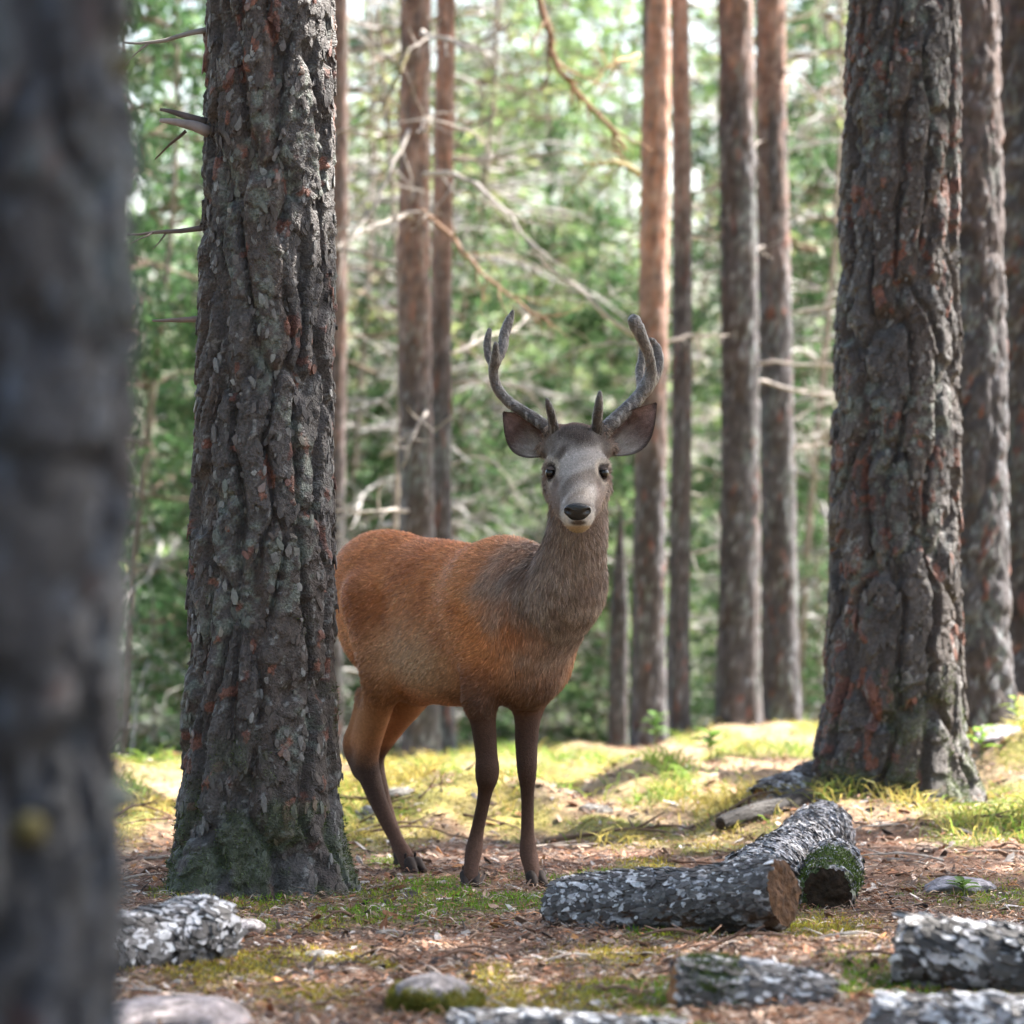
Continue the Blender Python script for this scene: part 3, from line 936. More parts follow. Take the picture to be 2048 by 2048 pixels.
fallen_log('dark rotten branch sloping down from the pale bark log', P(1440, 1652, 14.6), P(1620, 1590, 15.0), 0.026, 0.045, 309, 0, 0.02, white=0.0, bend=0.02, end_col=(0.05, 0.04, 0.035), brown=False)
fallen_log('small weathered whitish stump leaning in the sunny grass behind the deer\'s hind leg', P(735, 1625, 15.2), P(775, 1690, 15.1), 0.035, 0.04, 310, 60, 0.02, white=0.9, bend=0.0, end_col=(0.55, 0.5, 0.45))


# ------------------------------------------------------------------ stones
def stone(label, c, rx, ry, rz, seed, col, mossy=0.0, group=None, name='stone', cut=0.0):
    nu, nv = 56, 30
    u, v = np.meshgrid(np.linspace(0, 2 * np.pi, nu, endpoint=False), np.linspace(-np.pi / 2, np.pi / 2, nv))
    d = np.stack([np.cos(v) * np.cos(u), np.cos(v) * np.sin(u), np.sin(v)], -1)
    rng = np.random.default_rng(seed)
    # faceted boulder: intersection of random planes, softened
    s = np.ones(u.shape)
    for q in range(13):
        nn = rng.normal(0, 1, 3)
        nn /= np.linalg.norm(nn)
        k = rng.uniform(0.72, 0.95)
        dn = d @ nn
        s = np.minimum(s, np.where(dn > 0.05, k / np.maximum(dn, 0.05), 9))
    s = s * (1 + 0.22 * (fbm(d[..., 0] * 4 + 9 + d[..., 2] * 3, d[..., 1] * 4 + 7, seed, 4) - 0.5))
    V = d * s[..., None] * np.array([rx, ry, rz])
    n1 = fbm(d[..., 0] * 5 + 10 + d[..., 2] * 4, d[..., 1] * 5 + 3, seed + 1, 4)
    cc = mixc(np.asarray(col) * 0.55, np.minimum(np.asarray(col) * 1.3, 1), sstep(0.3, 0.7, n1))
    if mossy:
        mm = sstep(0.36, 0.52, n1 * 0.5 + mossy * (0.50 - 0.62 * d[..., 2]))
        cc = mixc(cc, mixc((0.13, 0.11, 0.02), (0.10, 0.13, 0.025), n1), mm)
    i, j = np.meshgrid(np.arange(nv - 1), np.arange(nu), indexing='ij')
    jn = (j + 1) % nu
    F = np.stack([i * nu + j, i * nu + jn, (i + 1) * nu + jn, (i + 1) * nu + j], -1).reshape(-1, 4)
    o = obj(name, mesh_np(name, V.reshape(-1, 3), F, cc.reshape(-1, 3)), M['stone'])
    o.location = tuple(float(x) for x in c)
    o.rotation_euler = (0, 0, rng.uniform(0, 6))
    tag(o, label, 'stone', group)
    return o, V.reshape(-1, 3), d.reshape(-1, 3), n1.reshape(-1)


STONE = (0.27, 0.24, 0.24)
stone('broad smooth pinkish-grey stone lying flat in the needle litter', P(350, 2052, 9.55), 0.20, 0.2, 0.075, 401, (0.33, 0.28, 0.275))
s2 = stone('rounded grey stone capped with yellowish moss on its near side', P(868, 2010, 9.75), 0.115, 0.12, 0.075, 402, STONE, 1.0)
stone('small pale flat stone half sunk in litter beside the stubby scaly log', P(485, 1856, 11.3), 0.065, 0.06, 0.03, 403, (0.36, 0.32, 0.315))
stone('pale lavender stone on the slope behind the flared pine roots', P(1995, 1485, 16.9), 0.15, 0.13, 0.08, 404, (0.34, 0.30, 0.32))
stone('flat pale stone in the litter above the blackish broken log', P(1920, 1780, 12.75), 0.11, 0.12, 0.045, 405, (0.30, 0.275, 0.295))
stone('tiny white stone next to the half-buried mossy log', P(1345, 1922, 10.7), 0.028, 0.03, 0.018, 406, (0.5, 0.49, 0.5))
stone('small brown rounded stone sitting on the litter with a pale top', P(635, 1908, 10.95), 0.019, 0.02, 0.015, 407, (0.45, 0.34, 0.27))
for k, (px, py) in enumerate(((1190, 1660), (800, 1650), (870, 1600), (640, 1915), (1120, 1640))):
    g = GP(px, py)
    stone('low weathered grey stone sunk among the grass and litter', g + np.array([0, 0, -0.012]), 0.06 + 0.02 * (k % 3), 0.07, 0.035, 410 + k, (0.2, 0.185, 0.17), 0.25, 'small sunken stones')


def moss_fuzz(parent, Vl, Nl, w, n, seed, c0, c1, size=0.011):
    """short moss leaves rooted on a surface (local coordinates), density by weight w"""
    rng = np.random.default_rng(seed)
    Vl, Nl, w = Vl.reshape(-1, 3), Nl.reshape(-1, 3), np.clip(w.reshape(-1), 0, 1)
    if w.sum() < 1:
        return
    k = rng.choice(len(Vl), n, p=w / w.sum())
    g = Vl[k] + rng.normal(0, 0.004, (n, 3))
    d = Nl[k] + rng.normal(0, 0.55, (n, 3)) + np.array([0, 0, 0.35])
    d /= np.linalg.norm(d, axis=1)[:, None]
    s_ = np.cross(d, rng.normal(0, 1, (n, 3)))
    s_ /= np.linalg.norm(s_, axis=1)[:, None]
    l = size * rng.uniform(0.5, 1.4, (n, 1))
    wd = size * rng.uniform(0.12, 0.24, (n, 1))
    T = np.stack([g - s_ * wd, g + s_ * wd, g + d * l], 1)
    c = mixc(c0, c1, rng.uniform(0, 1, n)) * rng.uniform(0.7, 1.3, (n, 1))
    obj('moss', mesh_np('moss_fuzz', T.reshape(-1, 3), np.arange(n * 3).reshape(-1, 3), np.repeat(c, 3, 0), False), M['moss'], parent, 'stuff')


moss_fuzz(s2[0], s2[1], s2[2], sstep(0.36, 0.52, s2[3] * 0.5 + 0.50 - 0.62 * s2[2][:, 2]), 14000, 1, (0.26, 0.20, 0.04), (0.14, 0.17, 0.03), 0.010)
for q in LATER:
    moss_fuzz(*q)


# ------------------------------------------------------------------ the deer
def smin(a, b, k):
    h = np.maximum(k - np.abs(a - b), 0) / k
    return np.minimum(a, b) - h * h * k * 0.25


class SDF:
    def __init__(s, lo, hi, h):
        s.lo, s.h = np.asarray(lo, float), h
        s.n = np.ceil((np.asarray(hi) - s.lo) / h).astype(int) + 1
        s.D = np.full(s.n, 0.5, np.float32)

    def box(s, lo, hi):
        a = np.clip(np.floor((np.asarray(lo) - s.lo) / s.h).astype(int), 0, s.n - 1)
        b = np.clip(np.ceil((np.asarray(hi) - s.lo) / s.h).astype(int) + 1, 1, s.n)
        sl = tuple(slice(i, j) for i, j in zip(a, b))
        g = [s.lo[k] + s.h * np.arange(a[k], b[k], dtype=np.float32) for k in range(3)]
        return sl, np.meshgrid(*g, indexing='ij')

    def cone(s, a, b, ra, rb, k=0.03, sub=False):
        a, b = np.asarray(a, float), np.asarray(b, float)
        m = max(ra, rb) + k + 3 * s.h
        sl, (x, y, z) = s.box(np.minimum(a, b) - m, np.maximum(a, b) + m)
        ba = b - a
        t = np.clip(((x - a[0]) * ba[0] + (y - a[1]) * ba[1] + (z - a[2]) * ba[2]) / max(1e-9, ba @ ba), 0, 1)
        d = np.sqrt((x - a[0] - t * ba[0]) ** 2 + (y - a[1] - t * ba[1]) ** 2 + (z - a[2] - t * ba[2]) ** 2) - (ra + t * (rb - ra))
        s.put(sl, d, k, sub)

    def ell(s, c, R, r, k=0.05, sub=False):
        c, R, r = np.asarray(c, float), np.asarray(R, float), np.asarray(r, float)
        ext = np.sqrt(((R * r[:, None]) ** 2).sum(0)) + k + 3 * s.h
        sl, (x, y, z) = s.box(c - ext, c + ext)
        q = [(x - c[0]) * R[i, 0] + (y - c[1]) * R[i, 1] + (z - c[2]) * R[i, 2] for i in range(3)]
        k0 = np.sqrt(sum((q[i] / r[i]) ** 2 for i in range(3)))
        k1 = np.sqrt(sum((q[i] / r[i] ** 2) ** 2 for i in range(3))) + 1e-6
        s.put(sl, k0 * (k0 - 1) / k1, k, sub)

    def put(s, sl, d, k, sub):
        if sub:
            s.D[sl] = -smin(-s.D[sl], d.astype(np.float32), k)
        else:
            s.D[sl] = smin(s.D[sl], d.astype(np.float32), k)

    def path(s, pts, rad, k=0.02):
        pts, rad = np.asarray(pts, float), np.asarray(rad, float)
        Q = np.hstack([pts, rad[:, None]])
        E = np.vstack([2 * Q[0] - Q[1], Q, 2 * Q[-1] - Q[-2]])
        out = []
        for i in range(len(Q) - 1):
            p0, p1, p2, p3 = E[i:i + 4]
            for t in np.linspace(0, 1, 5)[:-1]:
                out.append(0.5 * (2 * p1 + (p2 - p0) * t + (2 * p0 - 5 * p1 + 4 * p2 - p3) * t * t + (3 * p1 - p0 - 3 * p2 + p3) * t ** 3))
        out = np.array(out + [Q[-1]])
        m = out[:, 3].max() + k + 3 * s.h
        sl, (x, y, z) = s.box(out[:, :3].min(0) - m, out[:, :3].max(0) + m)
        best = np.full(x.shape, 9.0, np.float32)
        for i in range(len(out) - 1):
            a, b = out[i, :3], out[i + 1, :3]
            ra, rb = out[i, 3], out[i + 1, 3]
            ba = b - a
            t = np.clip(((x - a[0]) * ba[0] + (y - a[1]) * ba[1] + (z - a[2]) * ba[2]) / max(1e-9, ba @ ba), 0, 1)
            d = np.sqrt((x - a[0] - t * ba[0]) ** 2 + (y - a[1] - t * ba[1]) ** 2 + (z - a[2] - t * ba[2]) ** 2) - (ra + t * (rb - ra))
            best = np.minimum(best, d)
        s.put(sl, best, k, False)

    def mesh(s, smooth=2):
        D = s.D
        neg = D < 0
        nx, ny, nz = D.shape
        cnt = np.zeros((nx - 1, ny - 1, nz - 1), np.int8)
        for dx in (0, 1):
            for dy in (0, 1):
                for dz in (0, 1):
                    cnt += neg[dx:nx - 1 + dx, dy:ny - 1 + dy, dz:nz - 1 + dz]
        act = (cnt > 0) & (cnt < 8)
        idx = np.full(act.shape, -1, np.int32)
        I, J, K = np.nonzero(act)
        idx[I, J, K] = np.arange(len(I))
        acc = np.zeros((len(I), 3))
        num = np.zeros(len(I))
        corners = [(a, b, c) for a in (0, 1) for b in (0, 1) for c in (0, 1)]
        for ca in corners:
            for ax in range(3):
                if ca[ax] == 0:
                    cb = list(ca)
                    cb[ax] = 1
                    va = D[I + ca[0], J + ca[1], K + ca[2]]
                    vb = D[I + cb[0], J + cb[1], K + cb[2]]
                    m = (va < 0) != (vb < 0)
                    t = np.where(m, va / np.where(m, va - vb, 1), 0)
                    p = np.zeros((len(I), 3)) + np.array(ca)
                    p[:, ax] = t
                    acc += np.where(m[:, None], p, 0)
                    num += m
        V = acc / num[:, None] + np.stack([I, J, K], 1)
        V = s.lo + s.h * V
        Fs = []
        for ax in range(3):
            o1, o2 = [(1, 2), (2, 0), (0, 1)][ax]
            a = [slice(None)] * 3
            b = [slice(None)] * 3
            a[ax], b[ax] = slice(0, -1), slice(1, None)
            ch = neg[tuple(a)] != neg[tuple(b)]
            e = np.stack(np.nonzero(ch), 1)
            ok = (e[:, o1] > 0) & (e[:, o2] > 0) & (e[:, o1] < D.shape[o1] - 1) & (e[:, o2] < D.shape[o2] - 1)
            e = e[ok]
            inside = neg[tuple(e.T)]
            q = []
            for (d1, d2) in ((-1, -1), (0, -1), (0, 0), (-1, 0)):
                c = e.copy()
                c[:, o1] += d1
                c[:, o2] += d2
                q.append(idx[tuple(c.T)])
            q = np.stack(q, 1)
            q[~inside] = q[~inside][:, ::-1]
            Fs.append(q)
        F = np.vstack(Fs)
        E = np.vstack([F[:, [0, 1]], F[:, [1, 2]], F[:, [2, 3]], F[:, [3, 0]]])
        for it in range(smooth):
            sm = np.zeros_like(V)
            deg = np.bincount(E.ravel(), minlength=len(V)).astype(float)
            for c in range(3):
                sm[:, c] = np.bincount(E[:, 0], V[E[:, 1], c], len(V)) + np.bincount(E[:, 1], V[E[:, 0], c], len(V))
            V = V * 0.45 + 0.55 * sm / np.maximum(deg, 1)[:, None]
        return V, F


def vnormals(V, F):
    fn = np.cross(V[F[:, 2]] - V[F[:, 0]], V[F[:, 3 if F.shape[1] == 4 else 1]] - V[F[:, 1 if F.shape[1] == 4 else 0]])
    N = np.zeros_like(V)
    for c in range(3):
        for q in range(F.shape[1]):
            N[:, c] += np.bincount(F[:, q], fn[:, c], len(V))
    return N / (np.linalg.norm(N, axis=1)[:, None] + 1e-12)


def build_deer():
    rng = np.random.default_rng(99)
    TH = math.radians(55)
    fw = np.array([math.cos(TH), -math.sin(TH), 0])
    rt = np.array([-math.sin(TH), -math.cos(TH), 0])
    up = np.array([0, 0, 1.0])
    S0 = np.array([-0.02, 13.05, 0])
    R0 = np.stack([fw, rt, up])

    def C(f, r, u):
        return S0 + f * fw + r * rt + u * up

    def tilt(deg):
        a = math.radians(deg)
        return np.stack([fw * math.cos(a) + up * math.sin(a), rt, up * math.cos(a) - fw * math.sin(a)])

    base = np.array([-0.22, 13.25, float(gz(-0.22, 13.25))])
    root = thing('red_deer', base, 'young red deer stag with velvet antlers and rusty coat, standing and facing the camera', 'deer')

    s = SDF((-0.86, 12.15, -0.06), (0.42, 14.15, 1.56), 0.0075)
    # trunk
    s.ell(C(-0.20, 0, 0.835), tilt(-2), (0.42, 0.190, 0.255), 0.05)
    s.ell(C(0.00, 0, 0.870), R0, (0.22, 0.165, 0.245), 0.08)
    s.ell(C(-0.50, 0, 0.895), tilt(-3), (0.36, 0.165, 0.215), 0.10)
    s.ell(C(-0.71, 0, 0.955), tilt(-8), (0.225, 0.165, 0.182), 0.08)
    s.ell(C(-0.40, 0, 0.735), tilt(-5), (0.30, 0.160, 0.155), 0.10)
    s.ell(C(-0.56, 0.0, 0.66), tilt(-14), (0.14, 0.07, 0.075), 0.08)
    s.cone(C(-0.60, 0, 0.605), C(-0.50, 0, 0.60), 0.022, 0.035, 0.05)          # sheath
    s.ell(C(0.105, 0, 0.755), tilt(12), (0.15, 0.12, 0.19), 0.10)                # brisket
    # shoulders and thighs
    for sg in (1, -1):
        s.ell(C(0.03, 0.115 * sg, 0.83), tilt(20), (0.12, 0.075, 0.22), 0.06)
        s.ell(C(-0.67, 0.095 * sg, 0.86), tilt(14), (0.155, 0.085, 0.20), 0.06)
    # neck
    s.path([C(0.02, 0, 0.90), P(1110, 1195, 12.84), P(1147, 1105, 12.75), P(1157, 1010, 12.72), P(1155, 930, 12.70)],
           [0.175, 0.135, 0.103, 0.088, 0.078], 0.09)
    s.cone(C(0.07, 0, 0.80), P(1138, 1180, 12.79), 0.115, 0.092, 0.08)
    # near fore leg
    def leg(pp, rr, k=0.025):
        s.path([P(*q) for q in pp], rr, k)
    leg([(985, 1270, 12.95), (962, 1390, 12.93), (966, 1440, 12.94), (972, 1500, 12.94), (975, 1545, 12.93), (969, 1592, 12.95), (955, 1660, 12.97), (948, 1700, 12.965), (943, 1728, 12.945), (941, 1757, 12.93)],
        [0.095, 0.062, 0.043, 0.037, 0.035, 0.0235, 0.0225, 0.029, 0.025, 0.027], 0.03)
    s.cone(P(974, 1540, 12.925), P(973, 1556, 12.925), 0.034, 0.032, 0.02)
    # far fore leg
    leg([(1085, 1290, 13.02), (1060, 1390, 13.03), (1055, 1440, 13.02), (1053, 1490, 13.01), (1054, 1540, 12.99), (1055, 1590, 13.0), (1055, 1660, 13.0), (1057, 1705, 12.99), (1063, 1732, 12.965), (1069, 1760, 12.94)],
        [0.085, 0.060, 0.043, 0.037, 0.033, 0.0225, 0.0225, 0.030, 0.027, 0.028], 0.03)
    # near hind leg
    leg([(752, 1200, 13.45), (768, 1330, 13.40), (757, 1410, 13.48), (742, 1475, 13.53), (733, 1520, 13.55), (745, 1570, 13.53), (766, 1625, 13.49), (792, 1678, 13.46), (810, 1712, 13.43), (822, 1745, 13.40)],
        [0.115, 0.085, 0.052, 0.041, 0.042, 0.036, 0.028, 0.0245, 0.029, 0.027], 0.035)
    leg([(730, 1390, 13.53), (712, 1445, 13.59), (700, 1490, 13.61), (722, 1540, 13.58)], [0.03, 0.022, 0.027, 0.032], 0.035)
    leg([(742, 1415, 13.51), (722, 1480, 13.57)], [0.035, 0.032], 0.03)
    # far hind leg
    leg([(835, 1240, 13.62), (822, 1370, 13.58), (790, 1440, 13.70), (757, 1495, 13.80), (748, 1525, 13.83), (765, 1590, 13.82), (783, 1650, 13.80), (797, 1690, 13.78), (805, 1718, 13.76)],
        [0.105, 0.080, 0.05, 0.038, 0.036, 0.026, 0.023, 0.027, 0.025], 0.035)
    # head
    hx = 1154
    hd = np.array([0, -0.82, -0.57])
    hu = np.array([0, -0.57, 0.82])
    HR = np.stack([np.array([1.0, 0, 0]), hd, hu])
    s.ell(P(hx - 2, 905, 12.655), HR, (0.080, 0.105, 0.082), 0.04)
    s.ell(P(hx - 3, 884, 12.665), np.eye(3), (0.060, 0.075, 0.046), 0.04)
    s.ell(P(hx, 938, 12.60), HR, (0.086, 0.10, 0.062), 0.04)
    s.cone(P(hx, 962, 12.57), P(hx + 1, 1020, 12.385), 0.074, 0.047, 0.04)
    s.ell(P(hx + 1, 1028, 12.36), HR, (0.053, 0.050, 0.041), 0.025)
    s.cone(P(hx - 2, 985, 12.66), P(hx + 2, 1045, 12.395), 0.058, 0.030, 0.04)     # lower jaw
    for sg in (-1, 1):
        s.cone(P(hx + sg * 47, 935, 12.60), P(hx + sg * 46, 952, 12.585), 0.030, 0.024, 0.03)   # brow and orbit
        s.cone(P(hx + sg * 44, 975, 12.60), P(hx + sg * 25, 1015, 12.45), 0.034, 0.028, 0.04)   # cheek
        s.cone(P(hx + sg * 40, 890, 12.67), P(hx + sg * 49, 860, 12.675), 0.028, 0.024, 0.03)   # pedicle
        s.cone(P(hx + sg * 50, 905, 12.68), P(hx + sg * 64, 896, 12.69), 0.028, 0.024, 0.03)    # ear root
    for sg in (-1, 1):
        s.cone(P(hx + sg * 55, 946, 12.550), P(hx + sg * 58, 946, 12.545), 0.019, 0.019, 0.012, True)   # eye sockets
    V, F = s.mesh(3)
    N = vnormals(V, F)

    # -------- coat colours in the deer's own frame
    rel = V - S0
    f, r, u = rel @ fw, rel @ rt, rel[:, 2]
    hc = P(hx, 938, 12.60)
    hl, ha, hh = (V - hc) @ HR[0], (V - hc) @ hd, (V - hc) @ hu
    nz = fbm(f * 9 + 40, u * 9 + r * 5 + 20, 5, 4) - 0.5
    nz2 = fbm(f * 26 + 40, u * 26 + r * 9 + 20, 6, 3) - 0.5
    rust = mixc((0.42, 0.145, 0.046), (0.66, 0.270, 0.100), np.clip(0.5 + nz * 2.2, 0, 1))
    c = rust
    # paler flank low on the ribs, darker haunch edge, grey shoulder
    flank = np.exp(-(((f + 0.27) / 0.21) ** 2 + ((u - 0.705) / 0.13) ** 2))
    c = mixc(c, (0.60, 0.41, 0.26), np.clip(flank + nz * 0.4, 0, 1) * 0.8)
    haun = np.exp(-(((f + 0.52 + (u - 0.9) * 0.25) / 0.07) ** 2 + ((u - 0.88) / 0.17) ** 2))
    c = mixc(c, (0.13, 0.075, 0.055), np.clip(haun * 0.8 + nz * 0.9, 0, 1) * 0.30)
    back = sstep(1.0, 1.12, u) * sstep(0.0, -0.2, f)
    c = mixc(c, (0.54, 0.21, 0.08), back * 0.6)
    neck = sstep(0.09, 0.31, f + (u - 0.84) * 0.30 + nz * 0.30)
    c = mixc(c, mixc((0.165, 0.112, 0.082), (0.28, 0.215, 0.172), np.clip(0.5 + nz2 * 2 + nz, 0, 1)), neck * 0.93)
    chest = sstep(0.78, 0.62, u) * sstep(-0.05, 0.1, f)
    c = mixc(c, (0.13, 0.06, 0.035), chest * 0.7)
    belly = sstep(0.66, 0.58, u) * sstep(-0.02, -0.12, f)
    c = mixc(c, (0.42, 0.17, 0.07), belly * 0.6)
    # legs
    fore = sstep(0.73, 0.47, u + nz * 0.08) * sstep(-0.25, -0.15, f)
    c = mixc(c, (0.056, 0.026, 0.016), fore)
    hind = sstep(-0.25, -0.35, f) * sstep(0.52, 0.33, u + nz * 0.10)
    c = mixc(c, (0.050, 0.026, 0.017), hind)
    thigh = sstep(-0.42, -0.5, f) * sstep(0.80, 0.62, u) * sstep(0.40, 0.48, u)
    c = mixc(c, (0.27, 0.115, 0.045), thigh * 0.8)
    low = sstep(0.30, 0.08, u)
    c = mixc(c, (0.120, 0.062, 0.043), low * 0.8)
    # head
    h0, h1 = P(hx, 905, 12.68), P(hx + 1, 1030, 12.36)
    ht = np.clip(((V - h0) @ (h1 - h0)) / ((h1 - h0) @ (h1 - h0)), 0, 1)
    head = sstep(0.125, 0.102, np.linalg.norm(V - h0 - ht[:, None] * (h1 - h0), axis=1) + 0.045 * ht)
    fc = mixc((0.13, 0.105, 0.088), (0.31, 0.275, 0.25), np.clip(0.5 + nz2 * 3, 0, 1))
    fc = mixc(fc, (0.17, 0.115, 0.09), sstep(0.045, 0.07, np.abs(hl)) * sstep(0.06, 0.14, ha) * 0.8)           # brown cheeks
    crown = sstep(0.040, -0.020, ha + nz2 * 0.10 + np.abs(hl) * 0.35) * (1 - 0.45 * sstep(0.035, 0.08, np.abs(hl) + nz2 * 0.03))
    fc = mixc(fc, (0.050, 0.036, 0.030), crown)
    fc = mixc(fc, (0.16, 0.08, 0.05), sstep(-0.09, -0.12, ha) * 0.6)
    # eye rings
    for sg in (-1, 1):
        e = np.linalg.norm((V - P(hx + sg * 55, 945, 12.555)) / np.array([0.033, 0.05, 0.040]), axis=1)
        fc = mixc(fc, (0.40, 0.33, 0.26), sstep(1.35, 1.0, e) * 0.7)
        fc = mixc(fc, (0.035, 0.024, 0.02), sstep(0.86, 0.72, e))
        e2 = np.linalg.norm((V - P(hx + sg * 43, 965, 12.52)) / np.array([0.010, 0.05, 0.022]), axis=1)
        fc = mixc(fc, (0.09, 0.062, 0.05), sstep(1.3, 0.6, e2) * 0.7)
    mz = P(hx + 1, 1030, 12.335)
    e = np.linalg.norm((V - mz - np.array([0, 0, -0.010])) / np.array([0.054, 0.055, 0.043]), axis=1)
    fc = mixc(fc, (0.46, 0.41, 0.36), sstep(1.12, 0.92, e))
    chin = np.linalg.norm((V - P(hx + 2, 1056, 12.37)) / np.array([0.034, 0.04, 0.016]), axis=1)
    fc = mixc(fc, (0.38, 0.27, 0.16), sstep(1.4, 0.9, chin))
    lip = np.linalg.norm((V - P(hx + 2, 1045, 12.34)) / np.array([0.024, 0.05, 0.009]), axis=1)
    fc = mixc(fc, (0.07, 0.045, 0.03), sstep(1.3, 0.8, lip))
    c = mixc(c, fc, head)
    body = obj('body', mesh_np('deer_body', V - base, F, c), M['coat'], root)

    # -------- fur: short hairs along the lie of the coat
    n = 260000
    q = F[rng.integers(0, len(F), n)]
    a, b2 = rng.uniform(0, 1, (n, 1)), rng.uniform(0, 1, (n, 1))

    def bil(A):
        return (A[q[:, 0]] * (1 - a) + A[q[:, 1]] * a) * (1 - b2) + (A[q[:, 3]] * (1 - a) + A[q[:, 2]] * a) * b2
    p, nn, cc = bil(V), bil(N), bil(c)
    nn /= np.linalg.norm(nn, axis=1)[:, None] + 1e-9
    hd_ = bil(head[:, None])
    f_, u_ = bil(f[:, None]), bil(u[:, None])
    neckw = sstep(0.08, 0.22, f_ + (u_ - 0.8) * 0.3)
    legw = sstep(0.60, 0.50, u_)
    d = (-0.85 * fw - 0.5 * up)[None] * (1 - neckw) + (-1.0 * up - 0.15 * fw)[None] * neckw
    d = d * (1 - legw) + (-up - 0.05 * fw)[None] * legw
    d = d * (1 - hd_) + (-hd + 0.12 * hu)[None] * hd_
    tw = fbm(f_[:, 0] * 7 + 3, u_[:, 0] * 7 + 8, 9, 3) - 0.5
    d = d + rng.normal(0, 0.22, (n, 3)) + tw[:, None] * np.array([0.9, 0.9, 0.5])
    d = d - nn * np.sum(d * nn, 1)[:, None]
    d /= np.linalg.norm(d, axis=1)[:, None] + 1e-9
    ln = 0.024 * (1 - neckw) + 0.033 * neckw
    ln = ln * (1 - legw) + 0.011 * legw
    ln = (ln * (1 - hd_) + 0.014 * hd_) * rng.uniform(0.6, 1.25, (n, 1))
    lift = rng.uniform(0.08, 0.32, (n, 1)) * (1 - 0.5 * legw)
    sd = np.cross(nn, d)
    sd = sd + nn * rng.normal(0, 0.5, (n, 1))
    sd /= np.linalg.norm(sd, axis=1)[:, None] + 1e-9
    wd = (0.0016 - 0.0006 * hd_ - 0.0005 * legw) * rng.uniform(0.7, 1.3, (n, 1))
    dark = np.linalg.norm(p - mz, axis=1) < 0.052
    eye = np.minimum(np.linalg.norm(p - P(hx - 56, 945, 12.545), axis=1), np.linalg.norm(p - P(hx + 56, 945, 12.545), axis=1)) < 0.024
    ok = ~(dark | eye)
    p0 = p - nn * 0.002
    tip = p0 + d * ln + nn * (lift * ln)
    T = np.stack([p0 - sd * wd * 1.25, p0 + sd * wd * 1.25, tip], 1)[ok]
    m = len(T)
    jit = rng.normal(1, 0.26, (n, 1))
    hc_ = np.clip(cc * jit, 0, 1)
    pale = rng.uniform(0, 1, n) < 0.16
    hc_[pale] = np.clip(hc_[pale] * 1.55 + 0.03, 0, 1)
    hcol = np.repeat(hc_[ok], 3, 0)
    me = mesh_np('deer_fur', T.reshape(-1, 3) - base, np.arange(m * 3).reshape(-1, 3), hcol, True)
    obj('fur', me, M['fur'], body, 'stuff')

    # -------- eyes
    for sg in (-1, 1):
        c0 = P(hx + sg * 52.5, 946, 12.563)
        uu, vv = np.meshgrid(np.linspace(0, 2 * np.pi, 24, endpoint=False), np.linspace(-np.pi / 2, np.pi / 2, 14))
        E = np.stack([np.cos(vv) * np.cos(uu) * 0.0175, np.cos(vv) * np.sin(uu) * 0.0205, np.sin(vv) * 0.0180], -1).reshape(-1, 3) + c0
        i, j = np.meshgrid(np.arange(13), np.arange(24), indexing='ij')
        FF = np.stack([i * 24 + j, i * 24 + (j + 1) % 24, (i + 1) * 24 + (j + 1) % 24, (i + 1) * 24 + j], -1).reshape(-1, 4)
        obj('eye', mesh_np('deer_eye', E - base, FF, np.broadcast_to((0.008, 0.005, 0.004), (len(E), 3))), M['gloss'], root)
        # upper and lower lids: curved skin over the eyeball
        for lo, hi, cl in ((30, 90, (0.07, 0.05, 0.042)), (-90, -46, (0.08, 0.06, 0.05))):
            acc = Acc()
            uu, vv = np.meshgrid(np.linspace(0, 2 * np.pi, 28, endpoint=False), np.radians(np.linspace(lo, hi, 9)))
            vv = vv + np.radians(9) * np.cos(uu - (0 if sg > 0 else np.pi)) * (1 if lo > 0 else 0.4) * np.cos(vv)
            k1 = 1.15
            E = np.stack([np.cos(vv) * np.cos(uu) * 0.0170 * k1, np.cos(vv) * np.sin(uu) * 0.020 * k1, np.sin(vv) * 0.0175 * k1], -1).reshape(-1, 3) + c0
            i, j = np.meshgrid(np.arange(8), np.arange(28), indexing='ij')
            FF = np.stack([i * 28 + j, i * 28 + (j + 1) % 28, (i + 1) * 28 + (j + 1) % 28, (i + 1) * 28 + j], -1).reshape(-1, 4)
            acc.add(E, FF, None, cl)
            obj('eyelid', acc.mesh('eyelid', True, base), M['coat'], root)

    # -------- nose pad
    ns = SDF(mz - 0.08, mz + 0.08, 0.003)
    nc = P(hx + 1, 1021, 12.322)
    ns.ell(nc, HR, (0.043, 0.019, 0.0255), 0.01)
    ns.ell(nc + np.array([0, 0.004, -0.018]), HR, (0.026, 0.016, 0.016), 0.014)
    for sg in (-1, 1):
        ns.cone(nc + np.array([sg * 0.024, -0.020, -0.006]), nc + np.array([sg * 0.034, -0.008, 0.000]), 0.0075, 0.006, 0.006, True)
    VV, FF = ns.mesh(2)
    obj('nose', mesh_np('deer_nose', VV - base, FF, np.broadcast_to((0.008, 0.007, 0.007), (len(VV), 3))), M['nose'], root)

    # -------- ears
    for sg, b0, t0 in ((-1, P(1100, 903, 12.68), P(1006, 824, 12.75)), (1, P(1210, 903, 12.68), P(1313, 806, 12.75))):
        ax = t0 - b0
        L = np.linalg.norm(ax)
        ax = ax / L
        fr = np.array([sg * 0.10, -1, -0.1])
        fr = fr - ax * (fr @ ax)
        fr /= np.linalg.norm(fr)
        sd = np.cross(ax, fr)
        if sd[2] > 0:
            sd = -sd                                    # sd points to the lower edge
        ns_, nt_ = 30, 25
        S_, T_ = np.meshgrid(np.linspace(0, 1, ns_), np.linspace(-1, 1, nt_), indexing='ij')
